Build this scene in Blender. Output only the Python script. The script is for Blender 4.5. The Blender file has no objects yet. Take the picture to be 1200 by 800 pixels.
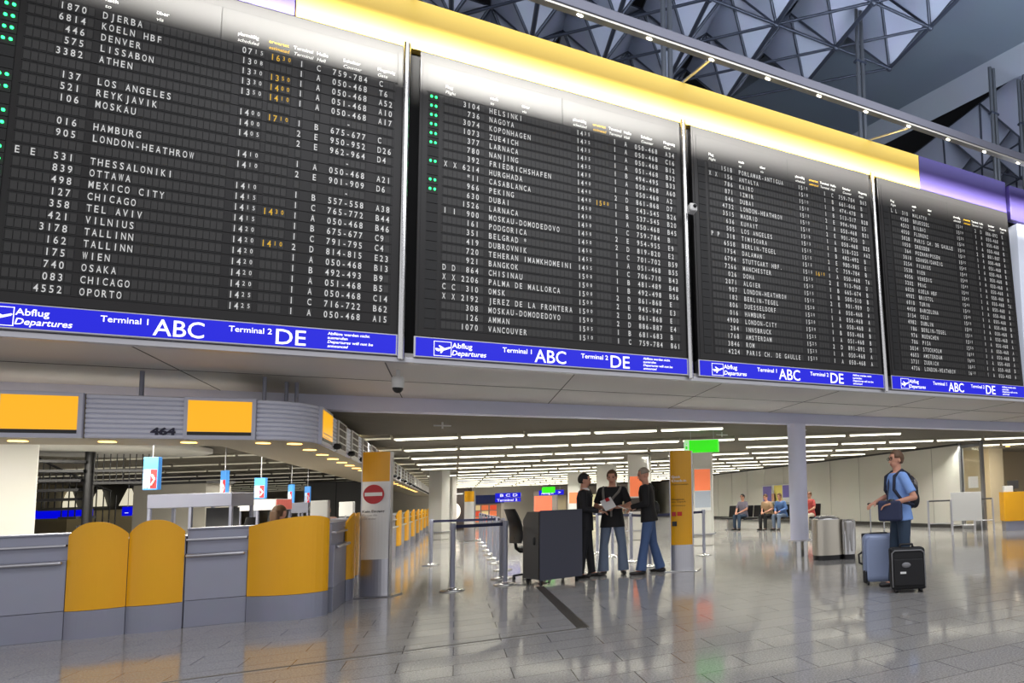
import bpy, bmesh, math, random
from mathutils import Vector, Matrix
random.seed(7)
sc = bpy.context.scene
COL = sc.collection
PI = math.pi

# ------------------------------------------------------------------ camera
F_PX, PITCH, ROLL, CX, CY, CAM_H, AL = 737.416, 0.078, -0.03449, 970.82, 521.26, 1.21, 0.53644
sa, ca = math.sin(AL), math.cos(AL)
R0 = Vector((ca, -sa, 0)); F0 = Vector((sa, ca, 0))
FW = F0*math.cos(PITCH) + Vector((0, 0, math.sin(PITCH)))
UP = -F0*math.sin(PITCH) + Vector((0, 0, math.cos(PITCH)))
RR = R0*math.cos(ROLL) + UP*math.sin(ROLL)
UU = UP*math.cos(ROLL) - R0*math.sin(ROLL)
cd = bpy.data.cameras.new('camera')
cam = bpy.data.objects.new('camera', cd); COL.objects.link(cam)
cam.matrix_world = Matrix(((RR.x, UU.x, -FW.x, 0), (RR.y, UU.y, -FW.y, 0), (RR.z, UU.z, -FW.z, CAM_H), (0, 0, 0, 1)))
cd.sensor_width = 36; cd.sensor_fit = 'HORIZONTAL'; cd.lens = 36*F_PX/1200
cd.shift_x = (600-CX)/1200; cd.shift_y = (CY-400)/1200
cd.clip_end = 300
sc.camera = cam

# ------------------------------------------------------------------ world, lights, exposure
w = bpy.data.worlds.new('world'); sc.world = w; w.use_nodes = True
bg = w.node_tree.nodes['Background']
bg.inputs['Color'].default_value = (0.95, 0.94, 0.97, 1); bg.inputs['Strength'].default_value = 0.95
vs = sc.view_settings
vs.view_transform = 'Standard'; vs.look = 'None'; vs.exposure = 0.0; vs.gamma = 1.0; vs.use_curve_mapping = False

def area(name, loc, direction, sx, sy, power, color=(1, 1, 1), spread=PI):
    ld = bpy.data.lights.new(name, 'AREA'); ld.shape = 'RECTANGLE'; ld.size = sx; ld.size_y = sy
    ld.energy = power; ld.color = color; ld.spread = spread
    o = bpy.data.objects.new(name, ld); COL.objects.link(o)
    z = -Vector(direction).normalized(); x = Vector((1, 0, 0)); y = z.cross(x).normalized(); x = y.cross(z)
    o.matrix_world = Matrix(((x.x, y.x, z.x, loc[0]), (x.y, y.y, z.y, loc[1]), (x.z, y.z, z.z, loc[2]), (0, 0, 0, 1)))
    return o
area('rail_wash_light', (3.2, 7.37, 7.02), (0, 1.0, -0.36), 17, 0.05, 265, (1, 0.97, 0.9), math.radians(40))
area('front_hall_fill', (3, 1.0, 10.3), (0, 0.25, -1), 16, 5, 1000, (0.95, 0.96, 1.0))  # unseen fill added overhead to brighten the front hall, no fixture
area('roof_fill', (4, 7.2, 7.6), (0, 0.45, 1), 18, 0.5, 1000, (0.8, 0.88, 1.0))  # added fill aimed upward, only there to lift the dark roof panels
area('band_edge_fill', (2.8, 8.475, 6.672), (0, 0.12, 1.0), 15.5, 0.02, 60, (1, 0.96, 0.86))  # hidden strip added on the board tops to whiten the band's lower edge

for u_, v_ in ((-3.4, 14.8), (-8.0, 16.0), (-4.2, 20.5), (-9.5, 24.0), (-6.2, 16.2), (-4.2, 11.9)):
    area('counter_area_fill', (u_, v_, 2.52), (0, 0, -1), 1.2, 1.2, 150, (1, 0.95, 0.84))  # added fills without fixtures, they brighten the space behind the counters

# downward light of the fluorescent rows (louvred fixtures: most of the light goes down), one long lamp per ceiling row
for k in range(14):
    Yk = 12.32+2.45*k
    us = []
    for n in range(-2, 14):
        u = 0.06+1.31*ca*(n+0.5); X = (u-Yk*sa)/ca; v_ = -X*sa+Yk*ca
        if v_ < 11.95 or (u > 12.9 and v_ > 14.5) or CX+F_PX*X/Yk > 1330: continue
        us.append(u)
    um = (us[0]+us[-1])/2; L = (us[-1]-us[0])/ca+1.2; X = (um-Yk*sa)/ca
    rl = area('strip_row_light', (um, -X*sa+Yk*ca, 2.553), (0, 0, -1), L, 0.08, 16*L, (1, 0.98, 0.91), math.radians(125))
    rl.rotation_euler = (0, 0, -AL)

# ------------------------------------------------------------------ materials
def lin(c):
    return tuple((x/12.92 if x <= 0.04045 else ((x+0.055)/1.055)**2.4) for x in [v/255 for v in c])
_m = {}
def mat(name, rgb, rough=0.5, metal=0.0, emit=0.0, noise=0.0, nscale=40, spec=0.5, bump=0.0, alpha=1.0, trans=0.0, ecol=None):
    if name in _m: return _m[name]
    m = bpy.data.materials.new(name); m.use_nodes = True
    nt = m.node_tree; b = nt.nodes['Principled BSDF']
    c = (*lin(rgb), 1)
    b.inputs['Base Color'].default_value = c
    b.inputs['Roughness'].default_value = rough; b.inputs['Metallic'].default_value = metal
    b.inputs['Specular IOR Level'].default_value = spec
    b.inputs['Alpha'].default_value = alpha
    b.inputs['Transmission Weight'].default_value = trans
    if emit:
        b.inputs['Emission Color'].default_value = (*lin(ecol or rgb), 1); b.inputs['Emission Strength'].default_value = emit
    if noise or bump:
        tc = nt.nodes.new('ShaderNodeTexCoord'); n = nt.nodes.new('ShaderNodeTexNoise')
        n.inputs['Scale'].default_value = nscale; n.inputs['Detail'].default_value = 4
        nt.links.new(tc.outputs['Object'], n.inputs['Vector'])
        if noise:
            mx = nt.nodes.new('ShaderNodeMix'); mx.data_type = 'RGBA'; mx.blend_type = 'MULTIPLY'
            mx.inputs['Factor'].default_value = noise
            mx.inputs[6].default_value = c
            nt.links.new(n.outputs['Color'], mx.inputs[7]); nt.links.new(mx.outputs[2], b.inputs['Base Color'])
        if bump:
            bp = nt.nodes.new('ShaderNodeBump'); bp.inputs['Strength'].default_value = bump; bp.inputs['Distance'].default_value = 0.01
            nt.links.new(n.outputs['Fac'], bp.inputs['Height']); nt.links.new(bp.outputs['Normal'], b.inputs['Normal'])
    _m[name] = m
    return m

def floor_mat():
    m = bpy.data.materials.new('polished_granite_tiles'); m.use_nodes = True; nt = m.node_tree; b = nt.nodes['Principled BSDF']
    tc = nt.nodes.new('ShaderNodeTexCoord')
    br = nt.nodes.new('ShaderNodeTexBrick'); br.offset = 0.5; br.offset_frequency = 2
    br.inputs['Scale'].default_value = 1.0; br.inputs['Brick Width'].default_value = 0.74; br.inputs['Row Height'].default_value = 0.36
    br.inputs['Mortar Size'].default_value = 0.004; br.inputs['Mortar Smooth'].default_value = 0.3; br.inputs['Bias'].default_value = 0
    br.inputs['Color1'].default_value = (0.325, 0.316, 0.305, 1); br.inputs['Color2'].default_value = (0.295, 0.288, 0.28, 1); br.inputs['Mortar'].default_value = (0.05, 0.048, 0.045, 1)
    nt.links.new(tc.outputs['Object'], br.inputs['Vector'])
    n1 = nt.nodes.new('ShaderNodeTexNoise'); n1.inputs['Scale'].default_value = 70; n1.inputs['Detail'].default_value = 5; n1.inputs['Roughness'].default_value = 0.8
    n2 = nt.nodes.new('ShaderNodeTexNoise'); n2.inputs['Scale'].default_value = 0.7; n2.inputs['Detail'].default_value = 3
    nt.links.new(tc.outputs['Object'], n1.inputs['Vector']); nt.links.new(tc.outputs['Object'], n2.inputs['Vector'])
    r1 = nt.nodes.new('ShaderNodeMapRange'); r1.inputs[1].default_value = 0.3; r1.inputs[2].default_value = 0.7; r1.inputs[3].default_value = 0.45; r1.inputs[4].default_value = 1.65
    nt.links.new(n1.outputs['Fac'], r1.inputs[0])
    mx = nt.nodes.new('ShaderNodeMix'); mx.data_type = 'RGBA'; mx.blend_type = 'MULTIPLY'; mx.inputs['Factor'].default_value = 1
    nt.links.new(br.outputs['Color'], mx.inputs[6]); nt.links.new(r1.outputs[0], mx.inputs[7]); nt.links.new(mx.outputs[2], b.inputs['Base Color'])
    r2 = nt.nodes.new('ShaderNodeMapRange'); r2.inputs[1].default_value = 0.3; r2.inputs[2].default_value = 0.7; r2.inputs[3].default_value = 0.07; r2.inputs[4].default_value = 0.13
    nt.links.new(n2.outputs['Fac'], r2.inputs[0]); nt.links.new(r2.outputs[0], b.inputs['Roughness'])
    b.inputs['Specular IOR Level'].default_value = 0.5
    bp = nt.nodes.new('ShaderNodeBump'); bp.inputs['Strength'].default_value = 0.25; bp.inputs['Distance'].default_value = 0.004; bp.invert = True
    nt.links.new(br.outputs['Fac'], bp.inputs['Height']); nt.links.new(bp.outputs['Normal'], b.inputs['Normal'])
    return m
M_FLOOR = floor_mat()
M_BOARD = mat('board_charcoal', (43, 42, 42), 0.36, noise=0.12, nscale=3, spec=0.25)
M_LINE = mat('board_seam_black', (10, 10, 11), 0.6)
M_CELL = mat('flap_charcoal', (41, 40, 39), 0.5)
M_SLOT = mat('flap_slot_black', (10, 10, 11), 0.6)
M_WHITE = mat('letter_white', (236, 236, 232), 0.5)
M_AMBER = mat('letter_amber', (250, 196, 30), 0.5)
M_SIGNBLUE = mat('sign_blue_backlit', (2, 4, 70), 0.4, emit=0.9, ecol=(0, 4, 225))
M_SIGNWHITE = mat('sign_white_backlit', (240, 240, 250), 0.4, emit=0.85, ecol=(250, 250, 255))
M_LED = mat('signal_green_led', (30, 240, 110), 0.3, emit=3.5, ecol=(50, 255, 130))
M_ALU = mat('brushed_aluminium', (190, 190, 196), 0.35, 0.9, bump=0.02, nscale=120)
M_SILVER = mat('silver_paint', (150, 152, 168), 0.42, 0.25, noise=0.08, nscale=6)
M_SILVER_D = mat('silver_paint_plinth', (140, 142, 158), 0.36, 0.35, noise=0.1, nscale=6)
M_STEEL = mat('polished_steel', (200, 200, 200), 0.22, 1.0)
M_YELLOW = mat('yellow_enamel', (233, 168, 4), 0.32, noise=0.05, nscale=4)
M_BAND_Y = mat('band_yellow', (206, 172, 66), 0.45)
M_BAND_P = mat('band_violet', (54, 43, 104), 0.5)
M_SOFFIT = mat('soffit_grey', (214, 210, 208), 0.55, noise=0.1, nscale=1.2)
M_BEAM = mat('lavender_beam', (222, 224, 246), 0.5, noise=0.08, nscale=1.5)
M_DARK = mat('void_black', (14, 14, 16), 0.8)
M_SLAT = mat('ceiling_slat_umber', (160, 154, 141), 0.6)
M_PLENUM = mat('ceiling_plenum', (52, 49, 46), 0.9)
M_LENS = mat('strip_light_side', (255, 252, 236), 0.5, emit=1.3, ecol=(255, 250, 228))
M_TUBE = mat('strip_light_glow', (255, 252, 236), 0.5, emit=9, ecol=(255, 250, 228))
M_TUBEOFF = mat('strip_tube_dim', (214, 212, 200), 0.4, emit=0.28, ecol=(255, 245, 215))
M_WALL = mat('white_wall', (206, 203, 192), 0.5, noise=0.08, nscale=1)
M_WALLBEIGE = mat('beige_wall', (186, 170, 140), 0.6, noise=0.08, nscale=1)
M_PILLAR = mat('pillar_white', (214, 212, 204), 0.5, noise=0.06, nscale=2)
M_ROOF = mat('roof_panel_bluegrey', (150, 156, 176), 0.5, noise=0.15, nscale=2)
M_ROOFT = mat('roof_tube_grey', (56, 62, 76), 0.35, 0.4)
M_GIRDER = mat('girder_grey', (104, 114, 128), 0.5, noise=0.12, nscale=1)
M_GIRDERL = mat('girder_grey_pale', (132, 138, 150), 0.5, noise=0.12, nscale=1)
M_BLACK = mat('black_plastic', (14, 14, 16), 0.4)
M_NAVYDESK = mat('anthracite_laminate', (58, 60, 74), 0.4, noise=0.1, nscale=30)
M_GREYDESK = mat('dark_grey_laminate', (66, 66, 66), 0.45, noise=0.1, nscale=30)
M_BELT = mat('navy_webbing', (22, 26, 62), 0.7)
M_SCREEN_A = mat('screen_amber', (40, 26, 2), 0.3, emit=1.0, ecol=(255, 180, 0))
M_WARM = mat('downlight_warm', (255, 220, 130), 0.4, emit=4.0, ecol=(255, 205, 110))
M_GREY = mat('mid_grey', (120, 120, 122), 0.5)
M_WPAINT = mat('white_paint', (226, 226, 224), 0.45)
M_RED = mat('prohibition_red', (176, 24, 34), 0.4)
M_GREEN = mat('exit_green', (44, 220, 20), 0.4, emit=0.75, ecol=(50, 225, 10))
M_GLASS = mat('clear_glass', (235, 240, 240), 0.05, trans=1.0)
M_SKIN = mat('skin', (206, 150, 124), 0.55, noise=0.08, nscale=30)
M_HAIRB = mat('hair_black', (20, 17, 16), 0.6); M_HAIRBR = mat('hair_brown', (92, 66, 44), 0.6); M_HAIRG = mat('hair_grey', (150, 138, 122), 0.6)
M_JEANS = mat('denim', (74, 98, 142), 0.8, noise=0.25, nscale=60)
M_JEANS2 = mat('denim_faded', (112, 126, 148), 0.8, noise=0.25, nscale=60)
M_JEANSD = mat('denim_dark', (52, 70, 92), 0.8, noise=0.25, nscale=60)
M_SUIT = mat('suit_black', (20, 20, 26), 0.7)
M_TEE = mat('shirt_black', (22, 22, 24), 0.8)
M_POLO = mat('polo_blue', (128, 164, 226), 0.8)
M_SHOE = mat('shoe_dark', (30, 26, 26), 0.4)
M_STRAP = mat('strap_grey', (120, 116, 110), 0.7)
M_CASE = mat('suitcase_bluegrey', (146, 160, 192), 0.35, 0.2)
M_CASEB = mat('suitcase_black', (22, 22, 25), 0.7, noise=0.2, nscale=80)

# ------------------------------------------------------------------ mesh helpers
class MB:
    def __init__(s): s.v = []; s.f = []; s.mi = []; s.sm = []
    def add(s, vs_, fs, mi=0, sm=False):
        o = len(s.v); s.v += [tuple(v) for v in vs_]
        for f in fs: s.f.append(tuple(o+i for i in f)); s.mi.append(mi); s.sm.append(sm)
        return s
    def box(s, x0, x1, y0, y1, z0, z1, mi=0):
        return s.add([(x0,y0,z0),(x1,y0,z0),(x1,y1,z0),(x0,y1,z0),(x0,y0,z1),(x1,y0,z1),(x1,y1,z1),(x0,y1,z1)],
              [(0,3,2,1),(4,5,6,7),(0,1,5,4),(1,2,6,5),(2,3,7,6),(3,0,4,7)], mi)
    def obox(s, c, hx, hy, hz, mat3, mi=0):
        c = Vector(c); vs_ = []
        for z in (-hz, hz):
            for x, y in ((-hx,-hy),(hx,-hy),(hx,hy),(-hx,hy)): vs_.append(c + mat3 @ Vector((x,y,z)))
        return s.add(vs_, [(0,3,2,1),(4,5,6,7),(0,1,5,4),(1,2,6,5),(2,3,7,6),(3,0,4,7)], mi)
    def tube(s, p0, p1, r0, r1=None, n=12, mi=0, caps=True):
        p0 = Vector(p0); p1 = Vector(p1); r1 = r0 if r1 is None else r1
        d = (p1-p0).normalized(); a = d.orthogonal().normalized(); b = d.cross(a)
        vs_ = []
        for p, r in ((p0, r0), (p1, r1)):
            for i in range(n):
                t = 2*PI*i/n; vs_.append(p + (a*math.cos(t)+b*math.sin(t))*r)
        s.add(vs_, [(i, (i+1) % n, n+(i+1) % n, n+i) for i in range(n)], mi, True)
        if caps: s.add(vs_, [tuple(range(n-1, -1, -1)), tuple(range(n, 2*n))], mi)
        return s
    def path(s, pts, r, n=8, mi=0):
        for a, b in zip(pts, pts[1:]): s.cap(a, b, r, r, n, mi)
        return s
    def cap(s, p0, p1, r0, r1=None, n=12, mi=0, k=3, sx=1.0, ax=None):
        # sphere-swept tapered capsule
        p0 = Vector(p0); p1 = Vector(p1); r1 = r0 if r1 is None else r1
        d = (p1-p0); d = d.normalized() if d.length > 1e-6 else Vector((0,0,1))
        a = (Vector(ax)-d*d.dot(Vector(ax))).normalized() if ax else d.orthogonal().normalized(); b = d.cross(a)
        rings = []
        for i in range(1, k+1):
            t = PI/2*i/k; rings.append((p0 - d*r0*math.cos(t), r0*math.sin(t)))
        for i in range(k, 0, -1):
            t = PI/2*i/k; rings.append((p1 + d*r1*math.cos(t), r1*math.sin(t)))
        vs_ = [p0-d*r0]
        for c, r in rings:
            for i in range(n):
                t = 2*PI*i/n; vs_.append(c + (a*math.cos(t)*sx + b*math.sin(t))*r)
        vs_.append(p1+d*r1)
        fs = [(0, 1+(i+1) % n, 1+i) for i in range(n)]
        for j in range(len(rings)-1):
            for i in range(n): fs.append((1+j*n+i, 1+j*n+(i+1) % n, 1+(j+1)*n+(i+1) % n, 1+(j+1)*n+i))
        L = 1+(len(rings)-1)*n; e = len(vs_)-1
        fs += [(L+i, L+(i+1) % n, e) for i in range(n)]
        return s.add(vs_, fs, mi, True)
    def ell(s, c, rx, ry, rz, m3=None, n=16, k=10, mi=0):
        c = Vector(c); m3 = m3 or Matrix.Identity(3); vs_ = []; 
        for j in range(k+1):
            t = PI*j/k
            for i in range(n):
                q = 2*PI*i/n
                vs_.append(c + m3 @ Vector((rx*math.sin(t)*math.cos(q), ry*math.sin(t)*math.sin(q), rz*math.cos(t))))
        fs = [(j*n+i, (j+1)*n+i, (j+1)*n+(i+1) % n, j*n+(i+1) % n) for j in range(k) for i in range(n)]
        return s.add(vs_, fs, mi, True)
    def loft(s, secs, n=20, mi=0):
        # secs: (center, rx, ry, m3)
        vs_ = []
        for c, rx, ry, m3 in secs:
            for i in range(n):
                t = 2*PI*i/n; x = math.cos(t); y = math.sin(t)
                x = math.copysign(abs(x)**0.85, x); y = math.copysign(abs(y)**0.85, y)
                vs_.append(Vector(c) + m3 @ Vector((rx*x, ry*y, 0)))
        k = len(secs)
        fs = [(j*n+i, j*n+(i+1) % n, (j+1)*n+(i+1) % n, (j+1)*n+i) for j in range(k-1) for i in range(n)]
        s.add(vs_, fs, mi, True)
        s.add(vs_, [tuple(range(n-1, -1, -1)), tuple(range((k-1)*n, k*n))], mi)
        return s
    def lathe(s, prof, c=(0,0,0), n=24, mi=0):
        vs_ = []
        for r, z in prof:
            for i in range(n):
                t = 2*PI*i/n; vs_.append((c[0]+r*math.cos(t), c[1]+r*math.sin(t), c[2]+z))
        k = len(prof)
        s.add(vs_, [(j*n+i, j*n+(i+1) % n, (j+1)*n+(i+1) % n, (j+1)*n+i) for j in range(k-1) for i in range(n)], mi, True)
        return s.add(vs_, [tuple(range(n-1, -1, -1)), tuple(range((k-1)*n, k*n))], mi)
    def prism(s, poly, z0, z1, mi=0, sm=False):
        n = len(poly)
        vs_ = [(x, y, z0) for x, y in poly]+[(x, y, z1) for x, y in poly]
        s.add(vs_, [tuple(range(n-1, -1, -1)), tuple(range(n, 2*n))], mi)
        return s.add(vs_, [(i, (i+1) % n, n+(i+1) % n, n+i) for i in range(n)], mi, sm)
    def sheet(s, base, tops, bots, th, mi=0, outward=None):
        # curved upright sheet: base = plan points, tops/bots heights per point, th = thickness inwards
        n = len(base); vs_ = []
        nor = []
        for i in range(n):
            a = Vector(base[max(i-1, 0)]); b = Vector(base[min(i+1, n-1)]); d = (b-a).normalized(); nor.append(Vector((-d.y, d.x)))
        for i in range(n):
            p = Vector(base[i]); q = p+nor[i]*th
            vs_ += [(p.x, p.y, bots[i]), (p.x, p.y, tops[i]), (q.x, q.y, tops[i]), (q.x, q.y, bots[i])]
        fs = []
        for i in range(n-1):
            a = 4*i; b = a+4
            for j in range(4): fs.append((a+j, b+j, b+(j+1) % 4, a+(j+1) % 4))
        s.add(vs_, fs, mi); s.add(vs_, [(0,1,2,3), (4*n-1, 4*n-2, 4*n-3, 4*n-4)], mi)
        return s
    def glyphs(s, g, ox, oz, sx, sz, y=0.0, mi=0, shear=0.0, plane=None):
        vs_, fs = g
        if plane is None: P = [(ox+(x+shear*z)*sx, y, oz+z*sz) for x, z in vs_]
        else:
            o, ex, ez = plane; P = [Vector(o)+Vector(ex)*(ox+(x+shear*z)*sx)+Vector(ez)*(oz+z*sz) for x, z in vs_]
        return s.add(P, fs, mi)
    def build(s, name, mats, parent=None, loc=None, rz=0, bevel=0, seg=2, remesh=0, smooth=0, rot=None):
        me = bpy.data.meshes.new(name); me.from_pydata(s.v, [], s.f)
        if not isinstance(mats, (list, tuple)): mats = [mats]
        for m in mats: me.materials.append(m)
        me.polygons.foreach_set('material_index', s.mi); me.polygons.foreach_set('use_smooth', s.sm); me.update()
        o = bpy.data.objects.new(name, me); COL.objects.link(o)
        if parent: o.parent = parent
        if loc: o.location = loc
        o.rotation_euler = rot or (0, 0, rz)
        if bevel:
            b = o.modifiers.new('bevel', 'BEVEL'); b.width = bevel; b.segments = seg; b.limit_method = 'ANGLE'; b.angle_limit = math.radians(50)
        if remesh:
            r = o.modifiers.new('remesh', 'REMESH'); r.mode = 'VOXEL'; r.voxel_size = remesh; r.use_smooth_shade = True
            if smooth:
                q = o.modifiers.new('smooth', 'SMOOTH'); q.factor = 0.5; q.iterations = smooth
        return o

def thing(name, label, cat, loc=(0,0,0), rz=0, group=None, rot=None):
    o = bpy.data.objects.new(name, None); COL.objects.link(o); o.empty_display_size = 0.1
    o.location = loc; o.rotation_euler = rot or (0, 0, rz); o['label'] = label; o['category'] = cat
    if group: o['group'] = group
    return o
def tag(o, label, cat, group=None):
    o['label'] = label; o['category'] = cat
    if group: o['group'] = group
    return o
def struct(o): o['kind'] = 'structure'; return o
def dup(root, loc, rz, label, group=None):
    r = root.copy(); COL.objects.link(r); r.location = loc; r.rotation_euler = (0, 0, rz); r['label'] = label
    if group: r['group'] = group
    for ch in list(root.children):
        c = ch.copy(); COL.objects.link(c); c.parent = r
        for g in ch.children:
            d = g.copy(); COL.objects.link(d); d.parent = c
    return r

# text: built-in font turned into flat meshes
_tc = {}
def text_mesh(t, bold=0.0, spacing=1.0):
    k = (t, bold, spacing)
    if k in _tc: return _tc[k]
    cu = bpy.data.curves.new('t', 'FONT'); cu.body = t; cu.size = 1; cu.offset = bold; cu.resolution_u = 3; cu.space_character = spacing
    o = bpy.data.objects.new('t', cu); COL.objects.link(o)
    dg = bpy.context.evaluated_depsgraph_get(); dg.update()
    me = o.evaluated_get(dg).to_mesh()
    vs_ = [(v.co.x, v.co.y) for v in me.vertices]; fs = [tuple(p.vertices) for p in me.polygons]
    o.evaluated_get(dg).to_mesh_clear(); bpy.data.objects.remove(o); bpy.data.curves.remove(cu)
    _tc[k] = (vs_, fs); return _tc[k]
def bounds(g):
    xs = [p[0] for p in g[0]]; zs = [p[1] for p in g[0]]
    return min(xs), max(xs), min(zs), max(zs)
def text_fit(mb, t, x0, x1, z0, cap, y=0, mi=0, bold=0.0, shear=0.0, plane=None, wmax=None):
    """text from x0 to x1 with baseline z0 and cap height cap"""
    g = text_mesh(t, bold); a, b, _, _ = bounds(g)
    sz = cap/0.72; sx = (x1-x0)/(b-a)
    mb.glyphs(g, x0-a*sx, z0, sx, sz, y, mi, shear, plane)

# =================================================================== SETTING
struct(MB().add([(-40,-14,0),(45,-14,0),(45,75,0),(-40,75,0)], [(0,1,2,3)]).build('floor', M_FLOOR))
M_TRACK = mat('floor_track_dark', (70, 66, 62), 0.4, 0.4)
tr = MB()
for a in (1.045, 1.085, 1.125): tr.box(a-0.012, a+0.012, 6.6, 10.3, 0, 0.004)
tr.box(1.03, 1.14, 6.6, 10.3, 0, 0.002)
struct(tr.build('trim_1', M_TRACK))
struct(MB().box(-6, 1.14, 6.585, 6.61, 0, 0.003).build('trim_2', mat('floor_joint_metal', (96, 92, 84), 0.4, 0.3)))

# soffit slab under the boards, and the lavender beam behind it
sl = MB().box(-8, 24, 8.42, 11.2, 2.86, 2.96)
for k in range(-7, 24, 2): sl.box(k+0.3, k+0.312, 8.43, 11.19, 2.857, 2.862, 1)
sl.box(-8, 24, 9.75, 9.765, 2.857, 2.862, 1)
struct(sl.build('trim_3', [M_SOFFIT, mat('soffit_joint', (70, 68, 68), 0.7)]))
struct(MB().box(-8, 24, 11.2, 11.45, 2.65, 2.96).build('trim_4', M_BEAM, bevel=0.01))
struct(MB().box(-8, 24, 8.36, 8.44, 2.84, 2.90).build('trim_5', M_ALU, bevel=0.006))
# wall that carries the boards
struct(MB().box(-8, 24, 8.76, 9.0, 2.96, 6.7).build('wall_board', M_DARK))

# slatted hall ceiling: slats run along the strip lights (camera-right direction in plan)
cl = MB()
cl.add([(-14, 11.45, 2.92), (40, 11.45, 2.92), (40, 70, 2.92), (-14, 70, 2.92)], [(0, 1, 2, 3)], 1)
def slat_clip(v0):
    # slat line v = v0 - (u)*tan(AL); clip to u in [-14,34], v >= 11.47
    t = sa/ca; u0, u1 = -14.0, 30.0
    u1 = min(u1, (v0-11.47)/t)
    return u0, u1, t
v0 = 5.0
while v0 < 72:
    u0, u1, t = slat_clip(v0)
    if u1 > u0+0.3:
        h = 0.012; z0, z1 = 2.665, 2.78
        a = (u0, v0-u0*t); b = (u1, v0-u1*t)
        cl.add([(a[0],a[1]-h,z0),(b[0],b[1]-h,z0),(b[0],b[1]+h,z0),(a[0],a[1]+h,z0),(a[0],a[1]-h,z1),(b[0],b[1]-h,z1),(b[0],b[1]+h,z1),(a[0],a[1]+h,z1)],
               [(0,3,2,1),(4,5,6,7),(0,1,5,4),(1,2,6,5),(2,3,7,6),(3,0,4,7)], 0)
    v0 += 0.15
struct(cl.build('ceiling', [M_SLAT, M_PLENUM]))

# walls of the hall
wr = MB().box(13.6, 13.8, 14.9, 60, 0, 2.64)
for k in range(0, 20): wr.box(13.592, 13.6, 16.2+2.2*k, 16.215+2.2*k, 0.12, 2.62, 1)
wr.box(13.585, 13.6, 14.9, 60, 0, 0.12, 2); wr.box(13.55, 13.6, 14.9, 60, 2.6, 2.66, 2)
struct(wr.build('wall_right', [M_WALL, mat('wall_joint', (150, 148, 140), 0.7), mat('wall_skirting', (60, 58, 55), 0.6)]))
struct(MB().box(-40, 45, 52, 52.3, 0, 2.92).build('wall_far', mat('far_wall', (196, 188, 176), 0.7)))
struct(MB().box(-14.3, -14, 8, 70, 0, 2.92).build('wall_left', mat('left_wall', (150, 142, 122), 0.7)))
struct(MB().box(13.8, 26, 18.0, 18.2, 0, 2.92).build('wall_recess', M_WALLBEIGE))
struct(MB().box(16.6, 17.3, 16.6, 18.0, 0, 2.92).build('trim_6', mat('recess_pier', (200, 190, 168), 0.6)))

# glass door bay at the end of the right wall
d = MB(); d.box(-0.05, 0.05, -0.05, 0.05, 0, 2.66); d.box(-0.05, 0.05, -0.95, -0.85, 0, 2.66); d.box(-0.04, 0.04, -0.9, 0, 2.5, 2.6); d.box(-0.04, 0.04, -0.9, 0, 0, 0.1)
door = struct(d.build('door_1', M_GREY, loc=(13.6, 14.8, 0), bevel=0.006))
MB().box(-0.008, 0.008, -0.85, -0.05, 0.1, 2.5).build('pane', M_GLASS, door)
MB().box(-0.02, -0.01, -0.72, -0.3, 1.25, 1.6).build('notice_sheet', M_WPAINT, door)
MB().tube((-0.06, -0.14, 0.8), (-0.06, -0.14, 1.3), 0.015).build('door_handle', M_STEEL, door)

# =================================================================== ROOF space frame
Pn = 1.455; NZ = 11.0; UZ = 12.05
def node(i, j): return Vector((5.656+Pn*i, 11.05+Pn*j, NZ))
def inside(i, j):
    p = node(i, j); return -3.2 < p.x < 8.7 and 5.0 < p.y < 15.8 and p.x+p.y < 19.9
fr = thing('space_frame', 'dark tube space frame with folded blue grey roof panels above the yellow band', 'roof frame', (0,0,0))
cells = [(i, j) for i in range(-6, 4) for j in range(-5, 5) if inside(i, j)]
gone = {(2, 0), (1, 1), (0, 2)}
for (i, j) in cells:
    p = node(i, j); q = [Vector((p.x+sx*Pn/2, p.y+sy*Pn/2, UZ)) for sx, sy in ((-1,-1),(1,-1),(1,1),(-1,1))]
    m = MB()
    fs = [(0, 1, 2), (0, 3, 4), (0, 4, 1)] if (i, j) not in gone else [(0, 1, 2), (0, 4, 1)]
    fs = [(0,1,2),(0,4,1)] + ([(0,2,3)] if (i+2*j) % 3 else []) + ([(0,3,4)] if (i+j) % 2 else [])
    m.add([p]+q, fs)
    pn = m.build('roof_panel', M_ROOF, fr)
    sdf = pn.modifiers.new('thick', 'SOLIDIFY'); sdf.thickness = 0.02
    r = MB()
    for c in q: r.tube(p, c, 0.035, n=8)
    for a, b in zip(q, q[1:]+q[:1]): r.tube(a, b, 0.025, n=6)
    r.cap(p-Vector((0,0,0.01)), p+Vector((0,0,0.01)), 0.07, n=10)
    r.build('ridge_tube', M_ROOFT, pn)
def chord(a, b, r):
    if inside(*a) and inside(*b): MB().tube(node(*a), node(*b), r, n=8).build('chord_tube', M_ROOFT, fr)
for (i, j) in cells:
    chord((i, j), (i+1, j), 0.03); chord((i, j), (i, j+1), 0.045); chord((i, j), (i+1, j-1), 0.028)
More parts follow.
